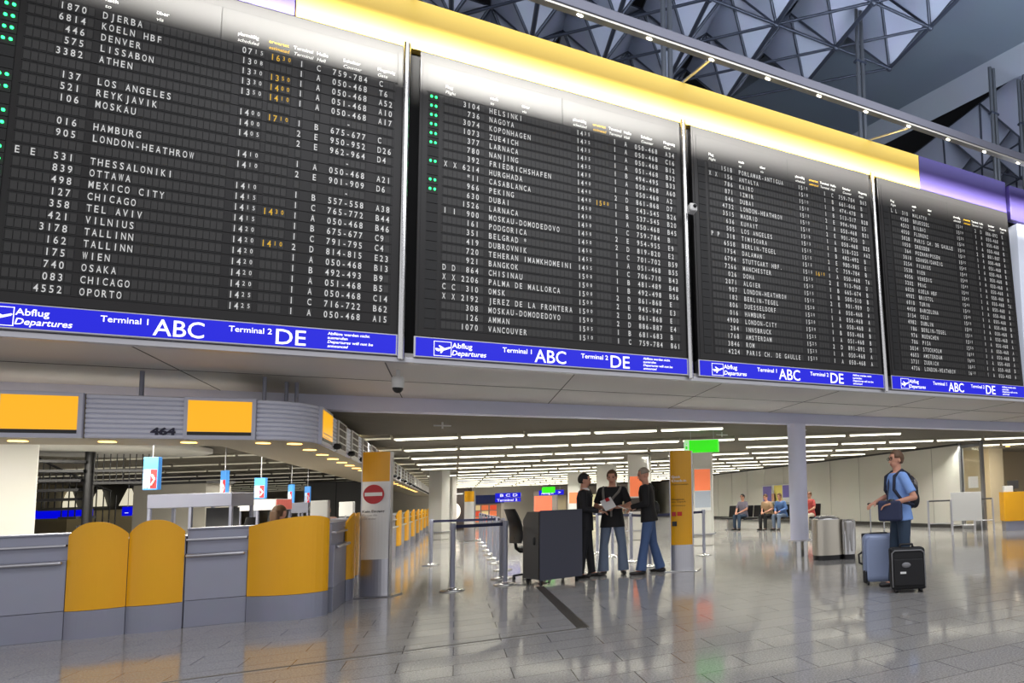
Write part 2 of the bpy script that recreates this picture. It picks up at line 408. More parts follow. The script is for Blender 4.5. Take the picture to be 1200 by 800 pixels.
# second bay of the roof beyond the girder
fr2 = thing('space_frame', 'blue grey folded roof bay beyond the smooth girder, above the violet band', 'roof frame', (0,0,0))
for i in range(0, 6):
    for j in range(0, 6):
        p = Vector((13.6+1.6*i, 11.6+1.6*j, 10.9)); q = [Vector((p.x+sx*0.8, p.y+sy*0.8, 12.2)) for sx, sy in ((-1,-1),(1,-1),(1,1),(-1,1))]
        pn = MB().add([p]+q, [(0,1,2),(0,4,1)]+([(0,2,3)] if (i+j) % 2 else [(0,3,4)])).build('roof_panel', M_ROOF, fr2)
        sdf = pn.modifiers.new('thick', 'SOLIDIFY'); sdf.thickness = 0.02
        r = MB()
        for c in q: r.tube(p, c, 0.035, n=6)
        for a, b in zip(q, q[1:]+q[:1]): r.tube(a, b, 0.025, n=6)
        r.tube(p, p+Vector((1.6, 0, 0)), 0.03, n=6); r.tube(p, p+Vector((0, 1.6, 0)), 0.03, n=6)
        r.build('ridge_tube', M_ROOFT, pn)
# smooth girder crossing the roof
g = MB()
def gl(u, v_): return u-0.30*(v_-12)
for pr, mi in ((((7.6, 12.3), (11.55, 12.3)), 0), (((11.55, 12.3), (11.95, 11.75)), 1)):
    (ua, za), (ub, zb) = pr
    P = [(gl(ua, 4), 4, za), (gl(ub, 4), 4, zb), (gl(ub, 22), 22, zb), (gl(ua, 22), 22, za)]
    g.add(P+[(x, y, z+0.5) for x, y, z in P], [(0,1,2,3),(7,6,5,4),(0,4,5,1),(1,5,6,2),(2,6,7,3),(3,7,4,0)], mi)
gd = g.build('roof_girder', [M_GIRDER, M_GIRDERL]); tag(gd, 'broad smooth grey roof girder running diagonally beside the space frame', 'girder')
struct(MB().box(-14, 40, -14, 40, 13.6, 13.8).build('ceiling_upper', mat('roof_void', (30, 33, 40), 0.9)))

# =================================================================== band above the boards
def panel(u0, u1, v_, z0, z1, m, label, back=0.12):
    o = MB().box(0, u1-u0, 0, back, 0, z1-z0).build('fascia_panel', m, loc=(u0, v_, z0), bevel=0.004)
    return tag(o, label, 'fascia')
panel(-1.565, 7.185, 8.53, 6.66, 7.29, M_BAND_Y, 'long yellow fascia panel above the departure boards')
lp = panel(-6.5, -1.575, 8.53, 6.66, 7.29, M_BAND_P, 'violet fascia panel left of the yellow band with part of a white letter')
MB().box(4.02, 4.2, -0.004, 0, 0.42, 0.62).box(3.8, 4.2, -0.004, 0, 0.42, 0.47).build('letter_fragment', M_WHITE, lp)
panel(7.195, 9.38, 8.53, 6.66, 7.29, M_BAND_P, 'violet fascia panel right of the yellow band above the last board')
panel(9.40, 14.5, 8.45, 6.50, 7.20, M_BAND_P, 'violet fascia panel at the far right, set lower than its neighbour')
lb = MB().box(0, 5, 0, 0.25, 0, 3.5).build('light_box', mat('lightbox_white', (206, 212, 226), 0.4, emit=0.35), loc=(9.56, 8.45, 2.95), bevel=0.01)
tag(lb, 'pale white panel right of the last departure board', 'panel')
MB().box(0.3, 3, -0.006, 0, 0.3, 1.5).box(0.5, 3, -0.006, 0, 1.9, 2.0).build('printed_motif', mat('lightbox_print', (150, 165, 205), 0.4, emit=0.2), lb)

# gantry posts between the boards, rail arms and the lamp rail
GU = [(-0.49, 'left'), (2.818, 'centre'), (6.126, 'right')]
desc = {'left': 'first and second', 'centre': 'second and third', 'right': 'third and fourth'}
for gu, nm in GU:
    t = thing('gantry_post', 'slim metal post in the gap between the %s departure boards' % desc[nm], 'post', (gu, 8.3, 2.9))
    MB().tube((-0.045, 0.0, -0.04), (-0.045, 0.16, 3.76), 0.036).build('front_tube', M_STEEL, t)
    MB().tube((0, 0.3, 4.43), (0, -0.92, 4.02), 0.018).tube((0.0, -0.96, 4.13), (0.22, -0.96, 4.13), 0.025).build('rail_arm', M_ALU, t)
    MB().box(-0.11, 0.11, 0.32, 0.36, 0, 3.75).build('gap_panel', M_DARK, t)
for u_, lab in ((3.17, 'pair of tall pipes behind the middle of the yellow band'), (7.36, 'pair of tall pipes before the smooth girder, behind the yellow band'), (11.3, 'pair of tall pipes behind the violet band near the right edge'), (12.3, 'pair of tall pipes farthest right beyond the violet band')):
    t = thing('roof_post', lab, 'post', (u_, 10.5, 2.96))
    for dx in (-0.06, 0.06): MB().tube((dx, 0, 0), (dx, 0, 8.6), 0.045).build('pipe', mat('pipe_steel', (120, 124, 130), 0.3, 0.8), t)
    for z_ in (2.6, 5.2, 7.4): MB().box(-0.13, 0.13, -0.055, 0.055, z_, z_+0.04).build('pipe_clamp', M_ROOFT, t)
t = thing('lamp_rail', 'long grey lamp rail with small glowing spots running in front of the yellow band', 'lamp rail', (-5, 7.32, 6.88))
MB().box(0, 20, -0.075, 0.02, 0, 0.13).build('housing', mat('rail_grey', (110, 112, 126), 0.4, 0.4), t, bevel=0.01)
MB().box(0, 20, -0.06, 0.03, -0.03, 0.0).build('reflector', mat('rail_reflector', (196, 194, 186), 0.3, 0.5), t)
MB().box(0, 20, 0.02, 0.028, 0.0, 0.03).build('gold_edge', mat('rail_gold', (196, 160, 60), 0.4, 0.4), t)
for k in range(24):
    MB().cap((0.8*k+0.57, -0.01, -0.03), (0.8*k+0.61, -0.01, -0.03), 0.014, n=8).build('spot_lamp', mat('spot_glow', (255, 246, 220), 0.4, emit=14), t)

# =================================================================== DEPARTURE BOARDS
B1 = """1870|DJERBA|0715|1630|1|C|759-784|C
6814|KOELN HBF|1308||1|A|050-468|T6
446|DENVER|1330|1350|1|A|050-468|A52
575|LISSABON|1330|1400|1|A|051-468|A10
3382|ATHEN|1350|1410|1|A|050-468|A17
||||||   -   |
137|LOS ANGELES|1400|1710|1|B|675-677|C
521|REYKJAVIK|1400||2|E|950-952|D26
106|MOSKAU|1405||2|E|962-964|D4
||||||   -   |
016|HAMBURG|1410||1|A|050-468|A21
905|LONDON-HEATHROW|1410||2|E|901-909|D6
||||||   -   |
E E  531|THESSALONIKI|1410||1|B|557-558|A38
839|OTTAWA|1415||1|C|765-772|B44
498|MEXICO CITY|1415|1430|1|A|050-468|B46
127|CHICAGO|1415||1|B|675-677|C9
358|TEL AVIV|1420||1|C|791-795|C4
421|VILNIUS|1420|1410|2|D|814-815|E23
3178|TALLINN|1420||1|A|050-468|B13
162|TALLINN|1420||1|B|492-493|B9
175|WIEN|1420||1|A|051-468|B5
740|OSAKA|1420||1|A|050-468|C14
083|CHICAGO|1425||1|C|716-722|B62
4552|OPORTO|1425||1|A|050-468|A15"""
B2 = """3104|HELSINKI|1435||1|A|050-468|A34
736|NAGOYA|1435||1|A|050-468|C16
3074|KOPONHAGEN|1435||1|A|050-468|B12
1073|ZUE4ICH|1435||1|A|051-468|B32
377|LARNACA|1435||1|B|494-495|B33
780|NANJING|1435||1|A|050-468|A60
392|FRIEDRICHSHAFEN|1440||1|A|050-468|A2
X X 6214|HURGHADA|1440||2|D|861-868|D7
*11|CASABLANCA|1440|1500|1|B|543-545|B26
966|PEKING|1450||1|B|537-545|B20
630|DUBAI|1450||1|A|050-468|B45
1526|LARNACA|1450||1|C|759-784|B
I I  900|MOSKAU-DOMODEDOVO|1450||2|E|954-955|E9
161|PODGORICA|1450||2|D|819-820|E2
351|BELGRAD *|1450||1|C|701-702|B59
419|DUBROVNIK|1455||1|A|051-468|B55
720|TEHERAN IMAMKHOMEINI|1455||1|C|706-710|B43
921|BANGKOK|1500||1|B|481-489|B48
D D  864|CHISINAU|1500||1|B|492-498|B56
X X 2206|PALMA DE MALLORCA|1500||2|D|861-868|E
C C  310|OMSK|1500||2|E|945-947|E3
X X 2192|JEREZ DE LA FRONTERA|1500||2|D|861-868|E
308|MOSKAU-DOMODEDOVO|1500||2|D|886-887|E4
126|AMMAN|1505||1|B|681-683|B
1070|VANCOUVER|1510||1|C|759-784|B61"""
B3 = """1518|PORLAMAR-ANTIGUA|1510||1|C|759-784|B63
X X  156|ANTALYA|1510||1|B|661-666|B
786|KAIRO|1510||1|B|474-478|B
871|IZMIR|1510||1|B|513-517|B28
046|DUBAI|1510||2|E|994-998|E5
4732|LONDON-HEATHROW|1510||1|A|050-468|B31
3515|MADRID|1510||2|E|901-920|D
636|KUWAIT|1510||1|A|050-468|B25
505|LOS ANGELES|1515||1|B|518-525|A62
P P  318|TIMISOARA|1515||1|B|482-492|B
6558|BERLIN-TEGEL|1515||2|E|980-985|E
1754|DALAMAN|1515||1|C|759-784|B
6794|STUTTGART HBF.|1515|1610|1|A|050-468|T6
7266|MANCHESTER|1515||2|E|913-960|D
026|DOHA|1515||1|B|665-674|B
2071|ALGIER|1515||1|B|500-510|B
907|LONDON-HEATHROW|1515||2|E|901-909|D
182|BERLIN-TEGEL|1520||1|A|050-468|A
806|DUESSELDORF|1520||1|A|050-468|A
016|HAMBURG|1520||1|A|050-468|A
4900|LONDON-CITY|1520||1|B|050-468|B
284|INNSBRUCK|1525||1|A|051-468|B
1768|AMSTERDAM|1525||2|D|891-892|D
3846|ROM|1525||1|A|050-468|A
4224|PARIS CH. DE GAULLE|1525||1|A|050-468|A"""
B4 = """L L  310|MALATYA|1530||2|D|886-892|E
4580|BRUESSEL|1530||1|A|050-468|A
4502|BILBAO|1530||1|A|050-468|A
4050|FLORENZ|1530||1|A|050-468|B
5028|PARIS CH. DE GAULLE|1535||2|D|881-887|D
1050|DRESDEN|1535||1|A|050-468|A
364|POZNAN/POSEN|1535||1|A|051-468|B
3010|GDANSK/DANZIG|1540||1|A|050-468|B
3254|VILNIUS|1540||1|A|050-468|B
3538|WIEN|1540||1|A|050-468|A
4056|VENEDIG|1540||1|A|050-468|A
3202|PRAG|1540||1|A|050-468|B
6020|KOELN HBF|1545||1|A|050-468|T6
4902|BRISTOL|1545||1|A|050-468|A
6010|TURIN|1545||1|A|050-468|B
4450|BARCELONA|1545||1|A|050-468|A
3134|OSLO|1550||1|A|050-468|B
4982|DUBLIN|1550||1|A|050-468|B
186|BERLIN-TEGEL|1550||1|A|050-468|A
976|MUENCHEN|1555||1|A|050-468|A
706|PISA|1555||1|A|050-468|A
3034|STOCKHOLM|1600||1|A|050-468|B
4603|AMSTERDAM|1605||1|A|050-468|A
3731|ZUERICH|1605||1|A|050-468|B
4736|LONDON-HEATHROW|1610||1|A|050-468|A"""
LEDS = {1: {2,3,4,5,8,9,11,12}|set(range(14, 26)), 2: {1,2,3,4,5,6,8,10,11}, 3: set(), 4: set()}
BW = 3.149; PITCHT = 0.1163
FL0, CW = 0.25, 0.0473
DE0, TI0, ES0, TE0, HA0, CO0, GA0 = 0.722, 1.735, 1.962, 2.205, 2.352, 2.49, 2.915
LW = 0.0465
def put_char(mb, ch, cx, zc, h, wmax, mi=0):
    if ch == ' ': return
    g = text_mesh(ch, 0.008); a, b, c, d_ = bounds(g)
    sz = h/0.72
    sx = min(sz*0.64, wmax/(b-a))
    if ch in '-*': pass
    mb.glyphs(g, cx-(a+b)/2*sx, zc-h/2, sx, sz, -0.0065, mi)
_rowmesh = None
def row_mesh():
    m = MB()
    m.box(FL0-0.012, 3.07, -0.001, 0.004, 0.004, PITCHT-0.004, 1)
    spans = [(FL0, 9, CW), (DE0, 20, 0.0475), (TI0, 4, LW), (ES0, 4, LW), (TE0, 1, LW), (HA0, 1, LW), (CO0, 7, LW), (GA0, 3, LW)]
    x = FL0-0.014
    for s0, n, wd in spans:
        for k in range(n): m.box(s0+k*wd+0.003, s0+(k+1)*wd-0.003, -0.005, 0.0, 0.018, PITCHT-0.018, 0)
    edges = [(s0-0.004, s0+n*wd+0.004) for s0, n, wd in spans]
    prev = FL0-0.012
    for a, b in edges+[(3.07, 3.07)]:
        if a > prev: m.box(prev, a, -0.0025, 0.0, 0.006, PITCHT-0.006, 2)
        prev = b
    m.box(0.09, 0.198, -0.003, 0.004, 0.004, PITCHT-0.004, 1)
    return m
def icon_plane(mb, x0, z0, s_, y, mi):
    b = 0.006
    mb.box(x0, x0+s_, y, y+0.001, z0, z0+b, mi); mb.box(x0, x0+s_, y, y+0.001, z0+s_-b, z0+s_, mi)
    mb.box(x0, x0+b, y, y+0.001, z0, z0+s_, mi); mb.box(x0+s_-b, x0+s_, y, y+0.001, z0, z0+s_, mi)
    P = [(0.06,0.60),(0.14,0.58),(0.24,0.47),(0.52,0.53),(0.30,0.74),(0.40,0.76),(0.74,0.60),(0.92,0.64),(0.95,0.58),(0.86,0.50),(0.62,0.43),(0.42,0.24),(0.34,0.24),(0.46,0.40),(0.20,0.36)]
    # readable take-off silhouette: fuselage rising to the right plus one wing
    fus = [(0.07,0.50),(0.13,0.52),(0.22,0.42),(0.50,0.50),(0.90,0.66),(0.95,0.62),(0.90,0.54),(0.60,0.40),(0.25,0.31),(0.14,0.36)]
    wing = [(0.42,0.44),(0.62,0.50),(0.44,0.20),(0.36,0.20)]
    wing2 = [(0.40,0.50),(0.62,0.54),(0.34,0.72),(0.26,0.70)]
    for q in (fus, wing, wing2):
        n = len(q); cx_ = sum(p[0] for p in q)/n; cz_ = sum(p[1] for p in q)/n
        vs_ = [(x0+a*s_, y, z0+c*s_) for a, c in q]+[(x0+cx_*s_, y, z0+cz_*s_)]
        mb.add(vs_, [(i, (i+1) % n, n) for i in range(n)], mi)
sep_row = None
names = {1: 'leftmost departure board, listing Djerba at the top', 2: 'second departure board from the left, listing Helsinki at the top',
         3: 'third departure board from the left, listing Porlamar-Antigua at the top', 4: 'rightmost departure board, listing Malatya at the top'}
for k, data in ((1, B1), (2, B2), (3, B3), (4, B4)):
    bt = thing('departure_board', 'large charcoal split-flap ' + names[k], 'departure board', (-0.411+(k-2)*3.308, 8.32, 2.904), 0, 'split-flap departure boards', rot=(-0.048, 0, 0))
    H_ = 3.742
    cs = MB().box(0, BW, 0.004, 0.14, 0.245, H_)
    cs.build('case', M_BOARD, bt, bevel=0.006)
    # header panel with hairline seams
    hd = MB().box(0.078, 1.566, -0.002, 0.006, 3.25, 3.615).box(1.574, 3.09, -0.002, 0.006, 3.25, 3.615)
    hp = hd.build('header_panel', M_BOARD, bt)
    ln = MB()
    for a in ((0.074, 0.078, 3.25, 3.62), (3.09, 3.094, 3.25, 3.62), (1.567, 1.573, 3.25, 3.615), (0.074, 3.094, 3.615, 3.62), (0.074, 3.094, 3.243, 3.25), (0.03, 0.033, 0.27, 3.70)):
        ln.box(a[0], a[1], -0.0025, 0.006, a[2], a[3])
    ln.build('seam', M_LINE, bt)
    hl = MB(); hy = -0.004
    for (t1, t2, x, mi) in (('Flug', 'Flight', 0.26, 0), ('nach', 'to', 0.735, 0), ('über', 'via', 1.09, 0), ('planmäßig', 'scheduled', 1.70, 0), ('erwartet', 'estimated', 1.95, 1), ('Terminal', 'Terminal', 2.155, 0), ('Halle', 'Hall', 2.352, 0), ('Schalter', 'Counter', 2.585, 0), ('Flugsteig', 'Gate', 2.90, 0)):
        g1 = text_mesh(t1, 0.012); g2 = text_mesh(t2, 0.008)
        sz = 0.054
        def wd(g): b_ = bounds(g); return b_[1]-b_[0]
        lim = 0.165 if x > 1.6 else 0.4
        s1 = min(sz*0.9, lim/wd(g1)); s2 = min(sz*0.9, lim/wd(g2))
        hl.glyphs(g1, x, 3.345, s1, sz, hy, mi); hl.glyphs(g2, x, 3.275, s2, sz, hy, mi, shear=0.2)
    hl.build('heading_lettering', [M_WHITE, M_AMBER], hp)
    rows = data.split('\n')
    for n, row in enumerate(rows):
        num, dest, ti, es, te, ha, co, ga = row.split('|')
        z0 = 3.19-PITCHT*n-PITCHT/2
        if sep_row is None:
            ro = row_mesh().build('flap_row', [M_CELL, M_SLOT, M_BOARD], bt, (0, 0, z0)); sep_row = ro
        else:
            ro = sep_row.copy(); COL.objects.link(ro); ro.parent = bt; ro.location = (0, 0, z0)
        tx = MB(); zc = PITCHT/2; hh = 0.072; wm = 0.0325
        num = num.rjust(8)
        for i, ch in enumerate(num): put_char(tx, ch, FL0+CW*(i+0.5), zc, hh, wm)
        for i, ch in enumerate(dest[:20]): put_char(tx, ch, DE0+0.0475*(i+0.5), zc, hh, wm)
        for s0, val, mi in ((TI0, ti, 0), (ES0, es, 1)):
            for i, ch in enumerate(val): put_char(tx, ch, s0+LW*(i+0.5), zc+(0.010 if i > 1 else 0), hh if i < 2 else 0.048, wm if i < 2 else 0.026, mi)
        for s0, val in ((TE0, te), (HA0, ha), (CO0, co), (GA0, ga)):
            for i, ch in enumerate(val): put_char(tx, ch, s0+LW*(i+0.5), zc, hh, wm)
        if tx.v: tx.build('lettering', [M_WHITE, M_AMBER], ro)
        if n+1 in LEDS[k]:
            for x in (0.122, 0.168):
                MB().cap((x, -0.006, zc-0.004), (x, -0.006, zc+0.004), 0.012, n=8, k=2).build('signal_light', M_LED, ro)
    # blue terminal sign under the board
    sg = MB().box(-0.008, BW+0.006, -0.012, 0.14, 0.0, 0.238, 1).box(0.012, BW-0.012, -0.016, -0.01, 0.014, 0.226, 0)
    so = sg.build('terminal_sign', [M_SIGNBLUE, M_ALU], bt, bevel=0.003)
    st = MB(); y = -0.0185
    icon_plane(st, 0.185, 0.026, 0.172, y, 0)
    text_fit(st, 'Abflug', 0.362, 0.565, 0.131, 0.062, y, 0, 0.012)
    text_fit(st, 'Departures', 0.362, 0.705, 0.045, 0.060, y, 0, 0.012, 0.2)
    text_fit(st, 'Terminal 1', 0.880, 1.195, 0.128, 0.060, y, 0, 0.008)
    text_fit(st, 'ABC', 1.228, 1.585, 0.034, 0.165, y, 0, 0.006)
    text_fit(st, 'Terminal 2', 1.762, 2.090, 0.128, 0.060, y, 0, 0.008)
    text_fit(st, 'DE', 2.122, 2.362, 0.034, 0.165, y, 0, 0.006)
    for i, (l, x1, sh) in enumerate((('Abflüge werden nicht', 2.90, 0), ('ausgerufen', 2.71, 0), ('Departures will not be', 2.93, 0.2), ('announced', 2.71, 0.2))):
        text_fit(st, l, 2.54, x1, 0.172-i*0.045, 0.030, y, 0, 0.02, sh)
    st.build('sign_lettering', M_SIGNWHITE, so)

# small camera on the gap between boards two and three, dome camera under the soffit
t = thing('security_camera', 'small white box camera on the gap between second and third board', 'camera', (2.80, 8.2, 5.19))
MB().box(-0.05, 0.06, -0.06, 0.1, 0, 0.11).build('body', M_WPAINT, t, bevel=0.025, seg=3)
MB().cap((0.02, -0.06, 0.065), (0.02, -0.07, 0.065), 0.026, n=12).build('lens', M_BLACK, t)
t = thing('dome_camera', 'white dome camera with black bulb hanging under the soffit near the leftmost board', 'camera', (-0.6, 8.95, 2.58))
MB().lathe([(0.035, 0.06), (0.062, 0.065), (0.064, 0.18), (0.05, 0.2), (0.02, 0.21), (0.02, 0.28)]).build('housing', M_WPAINT, t)
MB().ell((0, 0, 0.065), 0.055, 0.055, 0.065).build('bulb', M_BLACK, t)

# =================================================================== STRIP LIGHTS
ordn = ['first', 'second', 'third', 'fourth', 'fifth', 'sixth', 'seventh', 'eighth', 'ninth', 'tenth', 'eleventh', 'twelfth', 'thirteenth', 'fourteenth', 'fifteenth', 'sixteenth']
Rm = Matrix(((ca, sa, 0), (-sa, ca, 0), (0, 0, 1)))
fx_body = fx_off = None; total = 0
STEP = 1.31
for k in range(14):
    Yk = 12.32+2.45*k
    if k > 5: pass
    for n in range(-26, 14):
        u = 0.06 + STEP*ca*(n+0.5)
        # point on the row line X*R + Yk*F with given u
        X = (u-Yk*sa)/ca; v_ = -X*sa+Yk*ca
        if v_ < 11.95 or u > 12.9 and v_ > 14.5 or u < -12.5 or v_ > 51.5: continue
        if any((u-a)**2+(v_-b)**2 < c*c for a, b, c in ((5.62, 16.0, 0.75), (5.02, 20.2, 0.8), (4.85, 24.4, 0.8), (4.6, 30, 0.7), (-0.52, 28.3, 0.7), (-0.18, 34, 0.6), (-6.1, 18.2, 2.1), (-5.75, 14.0, 1.5))): continue
        px = CX+F_PX*X/Yk
        if px < -60 or px > 1260: continue
        total += 1
        if total > 300: continue
        lab = 'white ceiling strip light in the %s row back from the beam' % ordn[k]
        grp = 'strip lights in the %s ceiling row' % ordn[k]
        if u < -1.55:
            lab = 'dim grey strip light over the counters in the %s ceiling row' % ordn[k]; grp = 'dim strip lights in the %s ceiling row' % ordn[k]
            if fx_off is None:
                t = thing('strip_light', lab, 'ceiling light', (u, v_, 2.585), -AL, grp)
                MB().box(-0.62, 0.62, -0.03, 0.03, 0.028, 0.08).build('housing', M_SLAT, t)
                MB().box(-0.6, 0.6, -0.025, 0.025, 0.0, 0.028).build('tube', M_TUBEOFF, t)
                fx_off = t
            else: dup(fx_off, (u, v_, 2.585), -AL, lab, grp)
            continue
        if fx_body is None:
            t = thing('strip_light', lab, 'ceiling light', (u, v_, 2.56), -AL, grp)
            MB().box(-0.62, 0.62, -0.04, 0.04, 0.03, 0.10).build('housing', M_SLAT, t)
            MB().box(-0.6, 0.6, -0.045, 0.045, 0.0, 0.03).build('side_lens', M_LENS, t)
            MB().box(-0.59, 0.59, -0.04, 0.04, -0.002, 0.0).build('diffuser', M_TUBE, t)
            fx_body = t
        else: dup(fx_body, (u, v_, 2.56), -AL, lab, grp)
print('STRIPS', total)
# small sprinkler/smoke detectors hanging under the slats
for i, (u, v_, lb_) in enumerate(((-0.2, 12.6, 'above the barrier lane'), (5.1, 13.2, 'left of the round column'), (6.4, 11.9, 'right of the round column'))):
    t = thing('smoke_detector', 'small white ceiling bracket ' + lb_, 'detector', (u, v_, 2.56))
    MB().box(-0.13, 0.13, -0.02, 0.02, 0.04, 0.06).build('bar', M_WPAINT, t)
    MB().tube((0, 0, 0), (0, 0, 0.11), 0.015).build('stem', M_WPAINT, t)

# =================================================================== CHECK-IN COUNTERS
def ledge(mb, x0, x1):
    pass
def silver_counter(loc, rz, L, label, group):
    """front at y=0 facing -y, x from 0 to L"""
    t = thing('check_in_counter', label, 'counter', loc, rz, group)
    MB().box(0.004, L-0.004, 0, 0.6, 0.29, 0.80).build('front_panel', M_SILVER, t, bevel=0.004)
    MB().box(0.004, L-0.004, 0.004, 0.6, 0, 0.286).build('plinth', M_SILVER_D, t, bevel=0.003)
    MB().box(0.004, L-0.004, 0.03, 0.6, 0.80, 1.06).build('upper_panel', M_SILVER, t, bevel=0.004)
    MB().box(0.0, L, 0.01, 0.66, 1.06, 1.078).build('counter_top', M_SILVER, t, bevel=0.004)
    MB().box(0.004, L-0.01, -0.015, 0.03, 0.94, 0.965).build('upper_ledge', M_ALU, t, bevel=0.006)
    MB().cap((0.03, -0.035, 0.778), (L-0.04, -0.035, 0.778), 0.02, n=10).build('bumper_rail', M_ALU, t)
    return t
def shield(pts, top_fn, label, group, loc=(0,0,0), rz=0, zb=0.285, plinth_split=None):
    t = thing('counter_shield', label, 'counter shield', loc, rz, group)
    n = len(pts)
    tops = [top_fn(i/(n-1)) for i in range(n)]
    MB().sheet(pts, tops, [zb]*n, 0.025).build('panel', M_YELLOW, t)
    MB().sheet(pts, [zb-0.004]*n, [0]*n, 0.04).build('plinth', M_SILVER_D, t)
    return t
def arc(x0, x1, bulge, n=16, y0=0.0):
    return [(x0+(x1-x0)*i/n, y0-bulge*(1-(2*i/n-1)**2)) for i in range(n+1)]
def arch(e, c): return lambda f: e+(c-e)*(1-abs(2*f-1)**2.4)
VC = 9.62
silver_counter((-5.6, VC, 0), 0, 2.175, 'wide silver counter front at the left edge, left of the yellow shields', 'silver counter fronts')
shield(arc(-3.42, -2.985, 0.07, y0=VC-0.01), arch(1.05, 1.185), 'yellow arched counter shield, left one of the adjoining pair', 'yellow counter shields')
shield(arc(-2.98, -2.55, 0.07, y0=VC-0.01), arch(1.05, 1.185), 'yellow arched counter shield, right one of the adjoining pair', 'yellow counter shields')
MB_core = MB().box(-3.42, -2.55, VC+0.02, VC+0.5, 0, 1.0)
tag(MB_core.build('counter_cabinet', M_SILVER_D, bevel=0.01), 'silver cabinet body behind the pair of arched yellow shields', 'cabinet')
silver_counter((-2.545, VC, 0), 0, 0.52, 'narrow silver counter front between the arched pair and the big curved shield', 'silver counter fronts')
# big shield wrapping the corner
bp = []
for i in range(21):
    f = i/20
    if f < 0.62: x = -2.022+(0.50)*f/0.62; y = VC-0.02-0.24*math.sin(f/0.62*PI/2)**1.0
    else:
        g_ = (f-0.62)/0.38*PI/2*0.75; x = -1.522+0.26*math.sin(g_); y = VC-0.26+0.26*(1-math.cos(g_))
    bp.append((x, y))
shield(bp, lambda f: 1.07+0.10*math.sin(min(f/0.75, 1)*PI/2) - (0.05*((f-0.75)/0.25)**2 if f > 0.75 else 0), 'big curved yellow shield wrapping the corner of the counter island', 'yellow counter shields')
tag(MB().prism([(-2.02, VC+0.05), (-1.55, VC-0.15), (-1.40, VC+0.02), (-1.36, VC+0.09), (-2.02, VC+0.09)], 0, 1.02).build('counter_cabinet', M_SILVER_D), 'silver corner cabinet behind the big curved yellow shield', 'cabinet')
# side row along the aisle: fronts face +u
US = -1.26
RZ = PI/2
silver_counter((US, 9.72, 0), RZ, 1.0, 'silver counter end panel just behind the big curved shield', 'silver counter fronts')
sv = [10.75, 13.0, 16.4, 19.2, 22.2, 25.4, 28.6, 31.8, 35.2, 38.6, 42.0]
near = ['nearest on the aisle side', 'second back along the aisle', 'third back along the aisle', 'fourth back along the aisle', 'fifth back along the aisle', 'sixth back along the aisle', 'seventh back along the aisle', 'eighth back along the aisle', 'ninth back along the aisle', 'tenth back along the aisle', 'farthest back along the aisle']
for i, v_ in enumerate(sv):
    for h_, side in ((0, 'near'), (1, 'far')):
        a0 = 0.44*h_
        shield(arc(0.0+a0, 0.43+a0, 0.07, 10), arch(1.05, 1.18), 'yellow aisle shield, %s half of the pair %s' % (side, near[i]), 'yellow aisle shields', (US, v_, 0), RZ)
    tag(MB().box(0.0, 0.88, 0.03, 0.5, 0, 1.0).build('counter_cabinet', M_SILVER_D, loc=(US, v_, 0), rz=RZ), 'silver cabinet body behind the yellow pair %s' % near[i], 'cabinet', 'aisle counter cabinets')
    L = (sv[i+1] if i+1 < len(sv) else v_+3)-v_-0.9
    silver_counter((US, v_+0.89, 0), RZ, L, 'silver counter front beyond the yellow pair %s' % near[i], 'silver aisle counters')

# =================================================================== BULKHEAD with screens
bv = 9.62
def ribbed(mb, pts, z0, z1, n=9, d=0.018):
    """ribbed facing along plan polyline: each rib is a shallow bevelled strip"""
    h = (z1-z0)/n
    for i in range(n):
        a = z0+i*h
        m = len(pts)
        nor = []
        for j in range(m):
            p = Vector(pts[max(j-1, 0)]); q = Vector(pts[min(j+1, m-1)]); dd = (q-p).normalized(); nor.append(Vector((dd.y, -dd.x)))
        vs_ = []
        for j in range(m):
            p = Vector(pts[j])
            for off, zz in ((0, a), (d, a+h*0.25), (d, a+h*0.8), (0, a+h)): vs_.append((p.x+nor[j].x*off, p.y+nor[j].y*off, zz))
        fs = []
        for j in range(m-1):
            for q in range(3): fs.append((4*j+q, 4*j+4+q, 4*j+5+q, 4*j+1+q))
        mb.add(vs_, fs, 0, False)
BZ0, BZ1 = 2.065, 2.535
M_RIB = mat('ribbed_aluminium', (214, 216, 230), 0.4, 0.05)
t = thing('display_bulkhead', 'ribbed silver bulkhead hanging above the counters and curving round the corner', 'bulkhead', (0,0,0))
cor = [(-1.93+0.43*math.sin(a*PI/2/10), bv+0.43*(1-math.cos(a*PI/2/10))) for a in range(11)]
rb = MB(); ribbed(rb, [(-5.6, bv), (-3.97, bv)], BZ0, BZ1); rb.build('rib_panel', M_RIB, t)
rb = MB(); ribbed(rb, [(-3.35, bv), (-2.60, bv)], BZ0, BZ1); o464 = rb.build('rib_panel', M_RIB, t)
x = MB(); text_fit(x, '464', -2.86, -2.66, BZ0+0.045, 0.075, bv-0.024, 0, 0.05); x.build('counter_number', mat('number_navy', (22, 20, 54), 0.5), o464)
rb = MB(); ribbed(rb, [(-1.99, bv), (-1.93, bv)]+cor[:], BZ0, BZ1); rb.build('rib_panel', M_RIB, t)
MB().prism([(-5.6, bv+0.004), (-1.93, bv+0.004)]+[(p[0]-0.004, p[1]+0.002) for p in cor[1:]]+[(-1.504, 55), (-2.5, 55), (-2.5, bv+0.85), (-5.6, bv+0.85)], BZ0-0.002, BZ1).build('core', mat('bulkhead_core', (170, 158, 130), 0.6), t)
